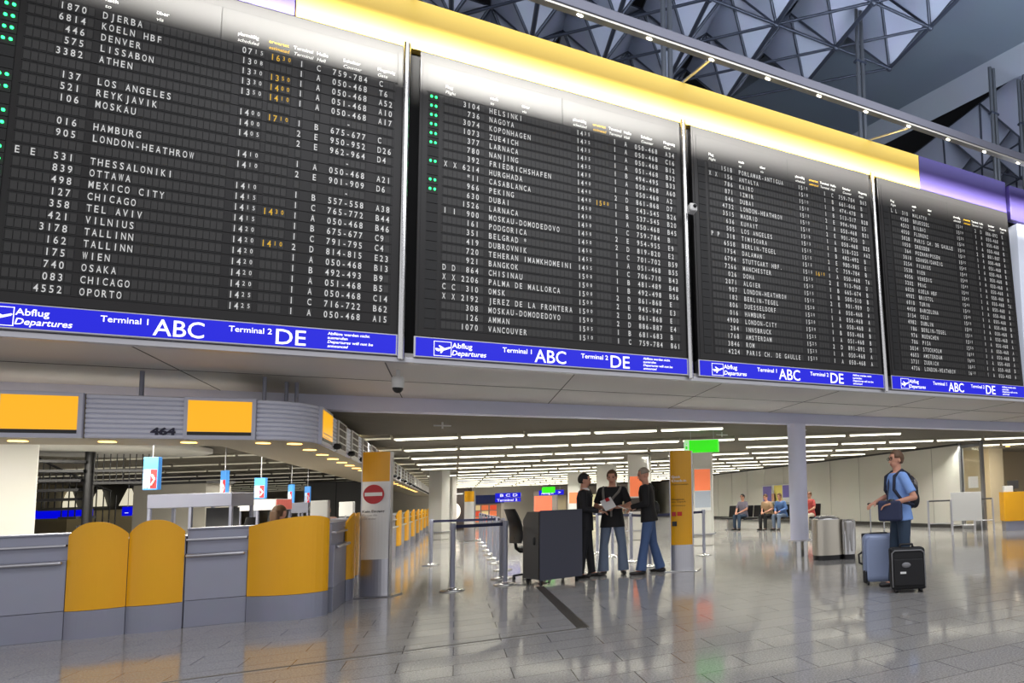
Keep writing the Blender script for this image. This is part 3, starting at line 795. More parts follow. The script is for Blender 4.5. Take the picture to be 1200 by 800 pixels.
def screen(parent, c, w_, h_, facing, name='screen'):
    # facing 'f' = -v, 's' = +u ; c = centre
    m3 = Matrix.Identity(3) if facing == 'f' else Matrix(((0, -1, 0), (1, 0, 0), (0, 0, 1)))
    o = thing_part = None
    fr_ = MB().box(-w_/2, w_/2, -0.05, 0, -h_/2, h_/2)
    fo = fr_.build('screen_frame', mat('screen_frame_grey', (200, 202, 218), 0.4, 0.05), parent, c, 0 if facing == 'f' else PI/2, bevel=0.006)
    MB().box(-w_/2+0.035, w_/2-0.035, -0.053, -0.049, -h_/2+0.085, h_/2-0.04).build('display', M_SCREEN_A, fo)
    MB().box(-w_/2+0.035, w_/2-0.035, -0.055, -0.049, -h_/2+0.045, -h_/2+0.083).build('bezel_strip', M_BLACK, fo)
    return fo
screen(t, (-3.66, bv, (BZ0+BZ1)/2), 0.60, 0.475, 'f')
screen(t, (-2.295, bv, (BZ0+BZ1)/2), 0.605, 0.475, 'f')
so = screen(t, (-1.5, 10.42, (BZ0+BZ1)/2), 0.80, 0.475, 's')
MB().box(-0.33, 0.33, -0.0545, -0.053, -0.10, -0.085).box(-0.33, 0.33, -0.0545, -0.053, -0.14, -0.128).build('display_line', M_WPAINT, so)
M_FLAPW = mat('info_panel_white', (214, 212, 208), 0.45); M_FLAPB = mat('info_panel_brown', (64, 44, 34), 0.5)
vv = 10.9
i = 0
while vv < 50:
    rb = MB(); ribbed(rb, [(-1.5, vv), (-1.5, vv+0.48)], BZ0, BZ1); rp = rb.build('rib_panel', M_RIB, t)
    MB().cap((-1.46, vv+0.3, BZ0+0.06), (-1.44, vv+0.3, BZ0+0.06), 0.045, n=10).build('lamp_knob', M_BLACK, rp)
    ib = MB().box(-0.42, 0.42, -0.03, 0, -0.235, 0.235)
    io = ib.build('info_panel', M_FLAPW, t, (-1.5, vv+0.95, (BZ0+BZ1)/2), PI/2)
    if i < 14:
        m = MB()
        for r_ in range(4):
            for c_ in range(3): m.box(-0.3+0.22*c_, -0.3+0.22*c_+0.19, -0.034, -0.03, -0.17+0.1*r_, -0.17+0.1*r_+0.075)
        m.build('flap_window', M_FLAPB, io)
    vv += 1.42; i += 1
# warm downlights in its underside
for k in range(5):
    MB().lathe([(0.07, -0.012), (0.06, 0.0)], (-4.6+0.65*k, bv+0.35, BZ0), 16).build('downlight', M_WARM, t)
for k in range(22):
    MB().lathe([(0.075, -0.012), (0.065, 0.0)], (-1.72, 10.05+(0.95 if k < 8 else 1.6)*k - (0 if k < 8 else 5.2), BZ0), 12).build('downlight', M_WARM, t)
for (u, v_) in ((-3.05, 9.95), (-2.0, 9.95), (-1.85, 10.25), (-1.75, 10.25)):
    MB().tube((u, v_, BZ1), (u, v_, 2.86), 0.02).build('hanger', M_SILVER, t)

# =================================================================== STELES
def stele(loc, rz, top, mats_z, label, w_=0.36, d_=0.12):
    t = thing('info_stele', label, 'sign pillar', loc, rz)
    def sec(z0, z1, m, nm):
        pts = [(-w_/2, 0.0)]
        n = 10
        poly = [(w_/2*math.cos(PI+PI*i/n), -d_*0.5*math.sin(PI*i/n)) for i in range(n+1)]
        poly = [(-w_/2+w_*i/n, -0.05*(1-(2*i/n-1)**2)-0.03) for i in range(n+1)]+[(w_/2-w_*i/n, 0.05*(1-(2*i/n-1)**2)+0.03) for i in range(n+1)]
        return MB().prism(poly, z0, z1, 0).build(nm, m, t)
    out = [sec(z0, z1, m, nm) for z0, z1, m, nm in mats_z]
    MB().box(-w_/2-0.008, -w_/2+0.004, -0.035, 0.035, 0, top).box(w_/2-0.004, w_/2+0.008, -0.035, 0.035, 0, top).build('edge_profile', M_ALU, t)
    MB().box(-0.28, 0.28, -0.16, 0.16, 0, 0.018).build('foot_plate', M_STEEL, t, bevel=0.005)
    return t, out
sy = -0.085
t, secs = stele((-0.955, 11.0, 0), -0.42, 2.03, [(0.018, 0.52, M_ALU, 'base_panel'), (0.52, 1.61, M_WPAINT, 'white_panel'), (1.61, 2.03, M_YELLOW, 'yellow_cap')], 'sign pillar with a red no entry disc and yellow cap beside the aisle counters', 0.37)
x = MB().tube((0, -0.088, 1.43), (0, -0.078, 1.43), 0.135, n=40); x.build('no_entry_disc', M_RED, secs[1])
MB().box(-0.115, 0.115, -0.0905, -0.0885, 1.405, 1.455).build('white_bar', M_WPAINT, secs[1])
x = MB()
text_fit(x, 'Kein Eingang', -0.145, 0.145, 1.175, 0.034, -0.0815, 0, 0.02)
x.build('lettering', mat('print_dark', (50, 48, 52), 0.6), secs[1])
x = MB()
text_fit(x, 'Please do', -0.145, 0.05, 1.125, 0.03, -0.0815, 0, 0.0)
text_fit(x, 'not enter', -0.145, 0.04, 1.075, 0.03, -0.0815, 0, 0.0)
x.build('grey_lettering', mat('print_grey', (150, 148, 150), 0.6), secs[1])
t, secs = stele((3.345, 10.62, 0), -0.50, 2.04, [(0.018, 0.44, M_ALU, 'base_panel'), (0.44, 2.04, M_YELLOW, 'yellow_panel')], 'tall yellow information pillar standing right of the group of men', 0.37)
x = MB()
text_fit(x, 'Quick', -0.15, 0.0, 1.575, 0.042, -0.0815, 0, 0.02); text_fit(x, 'Check-in', -0.15, 0.10, 1.51, 0.042, -0.0815, 0, 0.02)
x.build('white_lettering', M_WPAINT, secs[1])
x = MB()
text_fit(x, 'Automaten', -0.15, 0.13, 1.455, 0.026, -0.0815, 0, 0.01)
text_fit(x, 'Fluggäste', -0.15, 0.06, 1.20, 0.024, -0.0815, 0, 0.01); text_fit(x, 'mit Gepäck', -0.15, 0.09, 1.16, 0.024, -0.0815, 0, 0.01)
x.box(-0.15, 0.08, -0.083, -0.0815, 1.10, 1.106)
x.build('dark_lettering', mat('print_brown', (90, 58, 8), 0.6), secs[1])
MB().box(-0.15, -0.085, -0.084, -0.08, 0.93, 1.0).build('red_mark', M_RED, secs[1])
MB().box(-0.06, 0.02, -0.086, -0.082, 0.93, 1.0).build('red_mark', mat('mark_red', (206, 48, 30), 0.5), secs[1])
MB().box(-0.15, -0.07, -0.084, -0.08, 0.76, 0.84).build('black_mark', M_BLACK, secs[1])

# =================================================================== BARRIER POSTS
def barrier(loc, label, belts=()):
    t = thing('barrier_post', label, 'barrier post', (*loc, 0), 0, 'belt barrier posts')
    MB().lathe([(0.16, 0.0), (0.165, 0.012), (0.12, 0.025), (0.045, 0.035), (0.04, 0.05)], n=28).build('base', M_STEEL, t)
    MB().lathe([(0.033, 0.045), (0.033, 0.9)], n=16).build('pole', M_SILVER, t)
    MB().lathe([(0.04, 0.88), (0.04, 0.965), (0.03, 0.975)], n=16).build('head', M_BLACK if False else M_SILVER, t)
    for (bx, by) in belts:
        a = Vector((loc[0], loc[1], 0)); b = Vector((bx, by, 0)); d_ = (b-a); L = d_.length; d_.normalize()
        m3 = Matrix(((d_.x, -d_.y, 0), (d_.y, d_.x, 0), (0, 0, 1)))
        MB().obox(d_*(L/2)+Vector((0, 0, 0.925)), L/2-0.04, 0.002, 0.025, m3).build('belt', M_BELT, t)
    return t
PA = (-0.023, 10.80); PB = (0.672, 10.95); PC = (-0.43, 15.96)
barrier(PA, 'belt barrier post nearest the camera, left of the dark desk', [PB])
row = [(0.672, 11.9), (0.78, 13.4), (0.78, 15.09), (0.776, 16.36), (0.772, 17.85), (0.786, 19.62), (0.781, 21.8), (0.782, 23.91), (0.78, 26.2)]
barrier(PB, 'belt barrier post close beside the chair and the dark desk', [row[0]])
barrier(PC, 'belt barrier post standing alone in the aisle near the yellow counters', [row[2]])
for i, p in enumerate(row):
    barrier(p, 'belt barrier post in the receding line behind the chair, %s from the front' % ordn[i], [row[i+1]] if i+1 < len(row) else [])
row2 = [(3.09, 11.75), (3.05, 13.0), (3.01, 14.56), (2.93, 15.87), (2.9, 17.6)]
nm2 = ['behind the man in the black sweater', 'between the two men in jeans', 'behind the man with grey straps', 'behind the man in the dark suit', 'farthest back behind the men']
for i, p in enumerate(row2):
    barrier(p, 'belt barrier post ' + nm2[i], [row2[i+1]] if i+1 < len(row2) else [])
barrier((4.6, 13.1), 'belt barrier post right behind the yellow information pillar', [row2[0]])

# =================================================================== DESK AND CHAIR
dk = thing('mobile_desk', 'dark anthracite mobile desk on castors left of the man in the dark suit', 'desk', (1.085, 10.30, 0), 0.34)
W_, D_ = 0.66, 0.55
prof = [(0, 0.09), (0, 1.10), (D_*0.75, 1.10), (D_, 0.98), (D_, 0.09)]
m = MB(); n = len(prof); vs_ = [(0, y, z) for y, z in prof]+[(W_, y, z) for y, z in prof]
m.add(vs_, [tuple(range(n-1, -1, -1)), tuple(range(n, 2*n))]+[(i, (i+1) % n, n+(i+1) % n, n+i) for i in range(n)])
m.build('body', M_GREYDESK, dk, bevel=0.01)
MB().box(-0.004, W_+0.004, -0.02, 0.0, 0.08, 1.115).build('front_panel', M_NAVYDESK, dk, bevel=0.006)
MB().box(-0.01, 0.0, 0.0, 0.02, 0.09, 1.1).build('edge_strip', M_BLACK, dk)
MB().cap((-0.006, 0.16, 0.62), (-0.006, 0.16, 0.70), 0.022, n=10).build('grip', M_BLACK, dk)
for x_, y_ in ((0.05, 0.06), (W_-0.05, 0.06), (0.05, D_-0.06), (W_-0.05, D_-0.06)):
    m = MB().tube((x_-0.012, y_, 0.035), (x_+0.012, y_, 0.035), 0.035, n=14); m.box(x_-0.02, x_+0.02, y_-0.02, y_+0.02, 0.05, 0.095)
    m.build('castor', M_BLACK, dk)
ch = thing('office_chair', 'black office chair on a castor base behind the dark mobile desk', 'chair', (1.10, 11.47, 0), 0.4)
m = MB()
sec = []
for i in range(7):
    f = i/6; z = 0.60+0.55*f; m3 = Matrix.Rotation(-0.12, 3, 'X')
    sec.append(((-0.28-0.10*f+0.05*math.sin(f*PI), 0, z), 0.035, 0.20*(1-0.5*abs(f-0.4)**2), Matrix.Identity(3)))
m.loft(sec, 16); m.build('backrest', M_BLACK, ch)
m = MB(); m.ell((0, 0, 0.5), 0.25, 0.24, 0.06); m.build('seat', M_BLACK, ch)
MB().path([(-0.02, 0, 0.46), (-0.2, 0, 0.46), (-0.27, 0, 0.52), (-0.29, 0, 0.68)], 0.025).build('back_bracket', M_BLACK, ch)
MB().tube((0, 0, 0.08), (0, 0, 0.47), 0.028).build('gas_column', M_BLACK, ch)
for k in range(5):
    a = 2*PI*k/5+0.3
    m = MB().cap((0, 0, 0.10), (0.28*math.cos(a), 0.28*math.sin(a), 0.075), 0.022, 0.016, 8)
    lg = m.build('leg', M_BLACK, ch)
    MB().tube((0.28*math.cos(a)-0.01, 0.28*math.sin(a), 0.03), (0.28*math.cos(a)+0.02, 0.28*math.sin(a), 0.03), 0.03, n=10).build('castor', M_BLACK, lg)
for s_ in (-1, 1):
    MB().path([(0.0, 0.25*s_, 0.48), (0.02, 0.30*s_, 0.55), (0.0, 0.30*s_, 0.68)], 0.015).cap((-0.12, 0.30*s_, 0.7), (0.12, 0.30*s_, 0.7), 0.025, n=8).build('armrest', M_BLACK, ch)

# =================================================================== COLUMN, BINS
t = thing('round_column', 'round lavender grey column under the beam, beside the steel bins', 'column', (5.96, 11.28, 0))
MB().lathe([(0.185, 0.32), (0.185, 2.652)], n=32).build('shaft', M_BEAM, t)
MB().lathe([(0.165, 0.0), (0.165, 0.32)], n=32).build('base_sleeve', M_STEEL, t)
MB().lathe([(0.23, 0.30), (0.23, 0.325)], n=32).build('guard_ring', M_ALU, t)
bn = thing('waste_bin', 'large rounded steel waste bin right of the round column', 'bin', (6.02, 10.3, 0), -0.35)
def superel(a, b, n=32, e=0.6): return [(math.copysign(abs(math.cos(2*PI*i/n))**e*a, math.cos(2*PI*i/n)), math.copysign(abs(math.sin(2*PI*i/n))**e*b, math.sin(2*PI*i/n))) for i in range(n)]
MB().prism(superel(0.27, 0.24), 0.09, 0.74, sm=True).build('drum', mat('bin_steel', (196, 190, 176), 0.3, 0.9, bump=0.03, nscale=8), bn)
MB().prism(superel(0.26, 0.23), 0.0, 0.09, sm=True).build('plinth', M_BLACK, bn)
m = MB(); m.ell((0, 0, 0.74), 0.26, 0.23, 0.09); m.build('lid', M_STEEL, bn)
b2 = thing('waste_bin', 'narrow steel bin with a bag over its rim, right of the large bin', 'bin', (6.36, 10.12, 0), -0.35)
MB().prism(superel(0.13, 0.2), 0.09, 0.70, sm=True).build('drum', M_STEEL, b2)
MB().prism(superel(0.125, 0.19), 0.0, 0.09, sm=True).build('plinth', M_BLACK, b2)
m = MB()
for k in range(7):
    a = -2.4+0.55*k; m.cap((0.115*math.cos(a), 0.2*math.sin(a), 0.68), (0.14*math.cos(a), 0.21*math.sin(a), 0.16), 0.05, 0.02, 8)
m.build('bag_liner', mat('bag_silver', (176, 174, 172), 0.25, 0.7), b2, remesh=0.012, smooth=3)
MB().path([(0.12*math.cos(2*PI*i/16), 0.19*math.sin(2*PI*i/16), 0.71) for i in range(17)], 0.014).build('rim', M_STEEL, b2)

# =================================================================== PEOPLE
def vec(*a): return Vector(a)
def hand(mb, wrist, d, n, side):
    """palm, four curled fingers of different lengths and a thumb; d = direction, n = palm normal"""
    d = d.normalized(); n = (n-d*n.dot(d)).normalized(); s_ = d.cross(n)*side
    for i, off in enumerate((-0.03, -0.011, 0.010, 0.030)):
        kn = wrist+d*0.085+s_*off
        mb.cap(wrist+d*0.01+s_*off*0.6, kn, 0.015, 0.0125, 8)
        L = (0.034, 0.044, 0.042, 0.036)[i]
        p1 = kn+d*L*0.95+n*L*0.3; p2 = p1+d*L*0.5+n*L*0.72
        mb.cap(kn, p1, 0.010, 0.009, 8); mb.cap(p1, p2, 0.009, 0.0075, 8)
    t0 = wrist+d*0.025+s_*0.032; t1 = t0+d*0.03+s_*0.03+n*0.012; t2 = t1+d*0.035+s_*0.004+n*0.012
    mb.cap(t0, t1, 0.014, 0.011, 8); mb.cap(t1, t2, 0.011, 0.009, 8)
def person(label, loc, rz, H=1.75, hip_z=0.93, lean=0.0, yaw=0.0, nod=0.0, arms=None, legs=None, top=M_TEE, trouser=M_JEANS, hair=M_HAIRBR, sleeve='short', shoe=M_SHOE,
           hem=-0.10, flare=0.0, hair_long=False, extras=None, group=None, vox=0.008, female=False, skin=M_SKIN, bald=False):
    s = H/1.75
    t = thing('person', label, 'person', loc, rz, group)
    t.scale = (s, s, s)
    hip = vec(0, 0, hip_z)
    Rl = Matrix.Rotation(-lean, 3, 'X')         # positive lean bends forward (+y)
    def T(x, y, z): return hip+Rl @ vec(x, y, z-0.93)
    arms = arms or {}; legs = legs or {}
    A = {-1: arms.get('L', (vec(-0.245, -0.03, 1.15), vec(-0.25, 0.06, 0.91))), 1: arms.get('R', (vec(0.245, -0.03, 1.15), vec(0.25, 0.06, 0.91)))}
    Lg = {-1: legs.get('L', (vec(-0.10, 0.02, 0.50), vec(-0.11, -0.02, 0.085), vec(0, 1, 0))), 1: legs.get('R', (vec(0.10, 0.02, 0.50), vec(0.11, -0.02, 0.085), vec(0, 1, 0)))}
    sw = 0.175 if not female else 0.155
    Hd = Rl @ Matrix.Rotation(yaw, 3, 'Z') @ Matrix.Rotation(-nod, 3, 'X')
    nb = T(0, -0.015, 1.50)
    def HP(x, y, z): return nb+Hd @ vec(x, y, z-1.50)
    b = MB()
    torso = [(0.87, 0.12, 0.095), (0.95, 0.155, 0.11), (1.06, 0.138, 0.098), (1.20, 0.15, 0.108), (1.34, 0.168, 0.112), (1.42, 0.15, 0.09), (1.47, 0.085, 0.065)]
    b.loft([(T(0, 0, z), rx, ry, Rl) for z, rx, ry in torso])
    b.cap(T(0, -0.01, 1.43), HP(0, 0, 1.57), 0.06, 0.052, 12)
    b.ell(HP(0, 0.005, 1.645), 0.073, 0.092, 0.098, Hd); b.ell(HP(0, 0.03, 1.585), 0.054, 0.062, 0.068, Hd)
    b.cap(HP(0, 0.088, 1.635), HP(0, 0.108, 1.603), 0.009, 0.014, 8)
    for sg_ in (-1, 1):
        b.ell(HP(sg_*0.076, -0.002, 1.618), 0.011, 0.02, 0.032, Hd, 8, 6)
        sh = T(sg_*sw, 0, 1.405); el, wr_ = A[sg_]
        b.cap(T(sg_*0.08, 0, 1.42), sh, 0.05, 0.052, 12); b.cap(sh, el, 0.050, 0.039, 12); b.cap(el, wr_, 0.040, 0.026, 12)
        dh = (wr_-el)
        inw = vec(-sg_, 0.3, 0.0) if abs(dh.normalized().z) > 0.7 else vec(0, 0, -1)
        hand(b, wr_, dh, inw, 1 if (sg_ == 1) else -1)
        kn, an, toe = Lg[sg_]
        hp = hip+vec(sg_*0.085, 0, -0.03)
        b.cap(hp, kn, 0.085, 0.055, 14); b.cap(kn, an, 0.056, 0.036, 12); b.cap(an-vec(0,0,0.03), an+toe*0.1-vec(0,0,0.05), 0.033, 0.026, 8)
    b.build('body', skin, t, remesh=vox, smooth=3)
    # face
    for sg_ in (-1, 1):
        MB().ell(HP(sg_*0.031, 0.088, 1.645), 0.012, 0.008, 0.008, Hd, 8, 6).build('eye', M_HAIRB, t)
        MB().cap(HP(sg_*0.018, 0.097, 1.666), HP(sg_*0.046, 0.089, 1.668), 0.005, n=6).build('eyebrow', hair, t)
    MB().cap(HP(-0.02, 0.088, 1.568), HP(0.02, 0.088, 1.568), 0.006, n=6).build('mouth', mat('lips', (164, 92, 84), 0.5), t)
    # hair: shell over the skull, open at the face
    hm = MB(); n_, k_ = 24, 16; vs_ = []
    for j in range(k_+1):
        a = PI*j/k_
        for i in range(n_):
            q = 2*PI*i/n_
            vs_.append(vec(0.079*math.sin(a)*math.cos(q), -0.008+0.094*math.sin(a)*math.sin(q), 1.652+0.101*math.cos(a)))
    fs = []
    for j in range(k_):
        for i in range(n_):
            c = (vs_[j*n_+i]+vs_[(j+1)*n_+(i+1) % n_])/2
            lim = 1.708 if c.y > 0.055 else (1.655 if c.y > 0.0 else (1.58 if not hair_long else 1.5))
            if bald and c.z < 1.66: lim = 1.66
            if c.z > lim: fs.append((j*n_+i, (j+1)*n_+i, (j+1)*n_+(i+1) % n_, j*n_+(i+1) % n_))
    hm.add([HP(*p) for p in vs_], fs, 0, True)
    ho = hm.build('hair', hair, t); so_ = ho.modifiers.new('thick', 'SOLIDIFY'); so_.thickness = 0.008; so_.offset = 1
    if hair_long:
        MB().loft([(HP(0, -0.075, 1.66), 0.075, 0.05, Hd), (HP(0, -0.085, 1.56), 0.085, 0.045, Hd), (HP(0, -0.08, 1.44), 0.08, 0.035, Hd)]).build('hair', hair, t, remesh=0.012, smooth=4)
    # upper garment
    g_ = MB(); o_ = 0.014
    tl = [(0.93+hem, 0.165 if hem > -0.12 else 0.178, 0.12)]+[q for q in torso if q[0] > 0.94 and q[0] < 1.45]+[(1.462, 0.088, 0.07)]
    g_.loft([(T(0, 0, z), rx+o_+(0.012 if z < 1.2 else 0), ry+o_+(0.008 if z < 1.2 else 0), Rl) for z, rx, ry in tl])
    for sg_ in (-1, 1):
        sh = T(sg_*sw, 0, 1.405); el, wr_ = A[sg_]
        g_.cap(T(sg_*0.08, 0, 1.42), sh, 0.058, 0.064, 12)
        if sleeve == 'short':
            e = sh+(el-sh)*0.78; g_.tube(sh, e, 0.064, 0.062, 14)
        elif sleeve == 'long':
            g_.cap(sh, el, 0.064, 0.054, 12); e = el+(wr_-el)*0.93; g_.tube(el, e, 0.053, 0.040, 14)
    g_.build('shirt' if sleeve == 'short' else 'jacket', top, t, remesh=0.010, smooth=3)
    # trousers
    p_ = MB()
    if hip_z > 0.8: p_.loft([(T(0, 0, z), rx+0.014, ry+0.014, Rl) for z, rx, ry in ((0.86, 0.14, 0.10), (0.93, 0.155, 0.11), (1.02, 0.142, 0.10))])
    else: p_.ell(hip+vec(0, 0, 0.0), 0.175, 0.13, 0.10)
    for sg_ in (-1, 1):
        kn, an, toe = Lg[sg_]; hp = hip+vec(sg_*0.085, 0, -0.03)
        p_.cap(hp, kn, 0.098, 0.070, 14)
        e = an+vec(0, 0, -0.02); p_.tube(kn, e, 0.069, 0.062+flare, 14)
        f = MB().cap(an+vec(0, 0, -0.05)-toe*0.045, an+vec(0, 0, -0.055)+toe*0.15, 0.042, 0.034, 10, ax=(0, 0, 1), sx=0.85)
        f.box(0, 0, 0, 0, 0, 0)
        f.build('shoe', shoe, t)
    p_.build('trousers', trouser, t, remesh=0.010, smooth=3)
    if extras: extras(t, T, HP, A)
    return t
ST = lambda x, y: (vec(x*0.9, 0.015+y*0.4, 0.50), vec(x, y, 0.085), vec(math.copysign(0.25, x), 0.97, 0).normalized())

# man in the dark suit
def suit_x(t, T, HP, A):
    m = MB().loft([(T(0, 0, 0.78), 0.185, 0.14, Matrix.Identity(3)), (T(0, 0, 0.95), 0.18, 0.135, Matrix.Identity(3)), (T(0, 0, 1.1), 0.165, 0.125, Matrix.Identity(3))]); m.build('jacket_skirt', M_SUIT, t)
    MB().loft([(T(0, 0.075, 1.36), 0.04, 0.05, Matrix.Identity(3)), (T(0, 0.03, 1.475), 0.055, 0.05, Matrix.Identity(3)), (T(0, -0.005, 1.50), 0.062, 0.062, Matrix.Identity(3))]).build('white_collar', M_WPAINT, t)
    MB().cap(T(0, 0.122, 1.36), T(0, 0.085, 1.46), 0.018, 0.014, 8).build('tie', M_BLACK, t)
person('man in a black suit with black hair standing right behind the dark desk', (1.83, 10.98, 0), math.radians(-108), 1.69, arms={'R': (vec(0.25, 0.03, 1.15), vec(0.16, 0.26, 1.10)), 'L': (vec(-0.26, 0.0, 1.16), vec(-0.15, 0.25, 1.10))},
       legs={'L': ST(-0.10, 0.10), 'R': ST(0.10, -0.06)}, top=M_SUIT, trouser=M_SUIT, hair=M_HAIRB, sleeve='long', extras=suit_x, nod=0.1)
# middle man, black shirt, grey strap, holding papers
def mid_x(t, T, HP, A):
    MB().path([T(-0.14, 0.02, 1.46), T(-0.12, 0.115, 1.38), T(0.0, 0.145, 1.24), T(0.12, 0.125, 1.08)], 0.022).path([T(0.14, 0.02, 1.46), T(0.13, 0.12, 1.34), T(0.10, 0.14, 1.10)], 0.022).build('strap', M_STRAP, t)
    MB().path([T(0.0, 0.14, 1.22), T(0.0, 0.14, 0.98)], 0.018).build('lanyard', M_STRAP, t)
    a = A[1][1]; c = (A[-1][1]+A[1][1])/2
    m3 = Matrix.Rotation(0.6, 3, 'X') @ Matrix.Rotation(0.5, 3, 'Y')
    MB().obox(c+vec(0.02, 0.09, 0.06), 0.09, 0.005, 0.11, m3).build('paper_sheet', M_WPAINT, t)
    MB().obox(c+vec(0.03, 0.10, 0.13), 0.03, 0.006, 0.03, m3).build('red_print', M_RED, t)
person('man in a black short sleeved shirt with grey straps, reading a paper sheet', (2.28, 11.02, 0), math.radians(160), 1.745, arms={'R': (vec(0.27, -0.02, 1.14), vec(0.10, 0.23, 1.12)), 'L': (vec(-0.28, -0.02, 1.14), vec(-0.10, 0.23, 1.12))},
       legs={'L': ST(-0.17, 0.0), 'R': ST(0.15, 0.02)}, top=M_TEE, trouser=M_JEANS2, hair=M_HAIRBR, sleeve='short', extras=mid_x, nod=0.25, flare=0.03, hem=-0.14)
# right man of the group, black sweater, bag
def rt_x(t, T, HP, A):
    m = MB(); m.ell(T(0.14, -0.10, 1.05), 0.055, 0.085, 0.13); m.build('shoulder_bag', M_BLACK, t)
    MB().path([T(0.2, -0.1, 1.15), T(0.12, -0.12, 1.40), T(0.0, -0.08, 1.475), T(-0.12, 0.06, 1.40)], 0.014).build('bag_strap', M_BLACK, t)
    MB().obox(A[-1][1]+vec(0.03, 0.13, 0.0), 0.05, 0.07, 0.004, Matrix.Rotation(0.4, 3, 'X')).build('papers', M_WPAINT, t)
person('man in a black sweater and blue jeans with a dark bag at his back', (2.80, 10.68, 0), math.radians(72), 1.765, lean=0.10, arms={'R': (vec(0.27, 0.0, 1.15), vec(0.10, 0.24, 1.08)), 'L': (vec(-0.27, 0.03, 1.15), vec(-0.14, 0.28, 1.10))},
       legs={'L': ST(-0.11, 0.13), 'R': ST(0.14, -0.17)}, top=M_TEE, trouser=M_JEANS, hair=M_HAIRG, sleeve='long', extras=rt_x, nod=0.15, yaw=0.35, hem=-0.08, flare=0.025, bald=True)
# traveller with polo, backpack, shoulder bag
def tr_x(t, T, HP, A):
    bk = MB(); bk.ell(T(0, -0.175, 1.20), 0.15, 0.085, 0.22); bk.ell(T(0, -0.22, 1.10), 0.12, 0.05, 0.12)
    bo = bk.build('backpack', mat('pack_dark', (34, 34, 40), 0.7), t, remesh=0.012, smooth=4)
    MB().ell(T(0, -0.185, 1.27), 0.135, 0.088, 0.13).build('pack_panel', mat('pack_grey', (120, 112, 104), 0.7), bo)
    m = MB()
    for s_ in (-1, 1): m.path([T(s_*0.11, -0.12, 1.42), T(s_*0.12, -0.02, 1.49), T(s_*0.125, 0.10, 1.42), T(s_*0.13, 0.125, 1.25), T(s_*0.16, 0.02, 1.08), T(s_*0.14, -0.12, 1.04)], 0.02)
    m.build('pack_strap', mat('pack_navy', (30, 36, 56), 0.7), t)
    sb = MB(); sb.obox(T(-0.12, 0.20, 0.99), 0.15, 0.06, 0.13, Matrix.Rotation(0.9, 3, 'Z'))
    s2 = sb.build('shoulder_bag', mat('bag_navy', (40, 48, 78), 0.7), t, bevel=0.03, seg=3)
    MB().path([T(-0.18, 0.26, 1.10), T(-0.02, 0.14, 1.34), T(0.12, 0.02, 1.48), T(0.16, -0.10, 1.40)], 0.012).build('bag_strap', mat('pack_navy', (30, 36, 56), 0.7), t)
    for s_ in (-1, 1):
        MB().path([HP(s_*0.031+0.026*math.cos(a*PI/6), 0.102, 1.642+0.018*math.sin(a*PI/6)) for a in range(13)], 0.003, 6).build('glasses', M_BLACK, t)
    MB().path([A[-1][1]+vec(0, -0.02, 0.02), A[-1][1]+vec(0.01, 0.01, 0.025)], 0.032).build('wrist_watch', M_BLACK, t)
person('traveller in a light blue polo shirt with a backpack, holding the trolley handle', (4.93, 6.54, 0), math.radians(80), 1.745, lean=0.06, arms={'L': (vec(-0.29, -0.06, 1.14), vec(-0.16, 0.20, 1.07)), 'R': (vec(0.28, 0.02, 1.17), vec(0.22, 0.25, 1.085))},
       legs={'L': ST(-0.10, -0.02), 'R': ST(0.10, 0.10)}, top=M_POLO, trouser=M_JEANSD, hair=M_HAIRBR, sleeve='short', extras=tr_x, yaw=0.1, hem=-0.08)

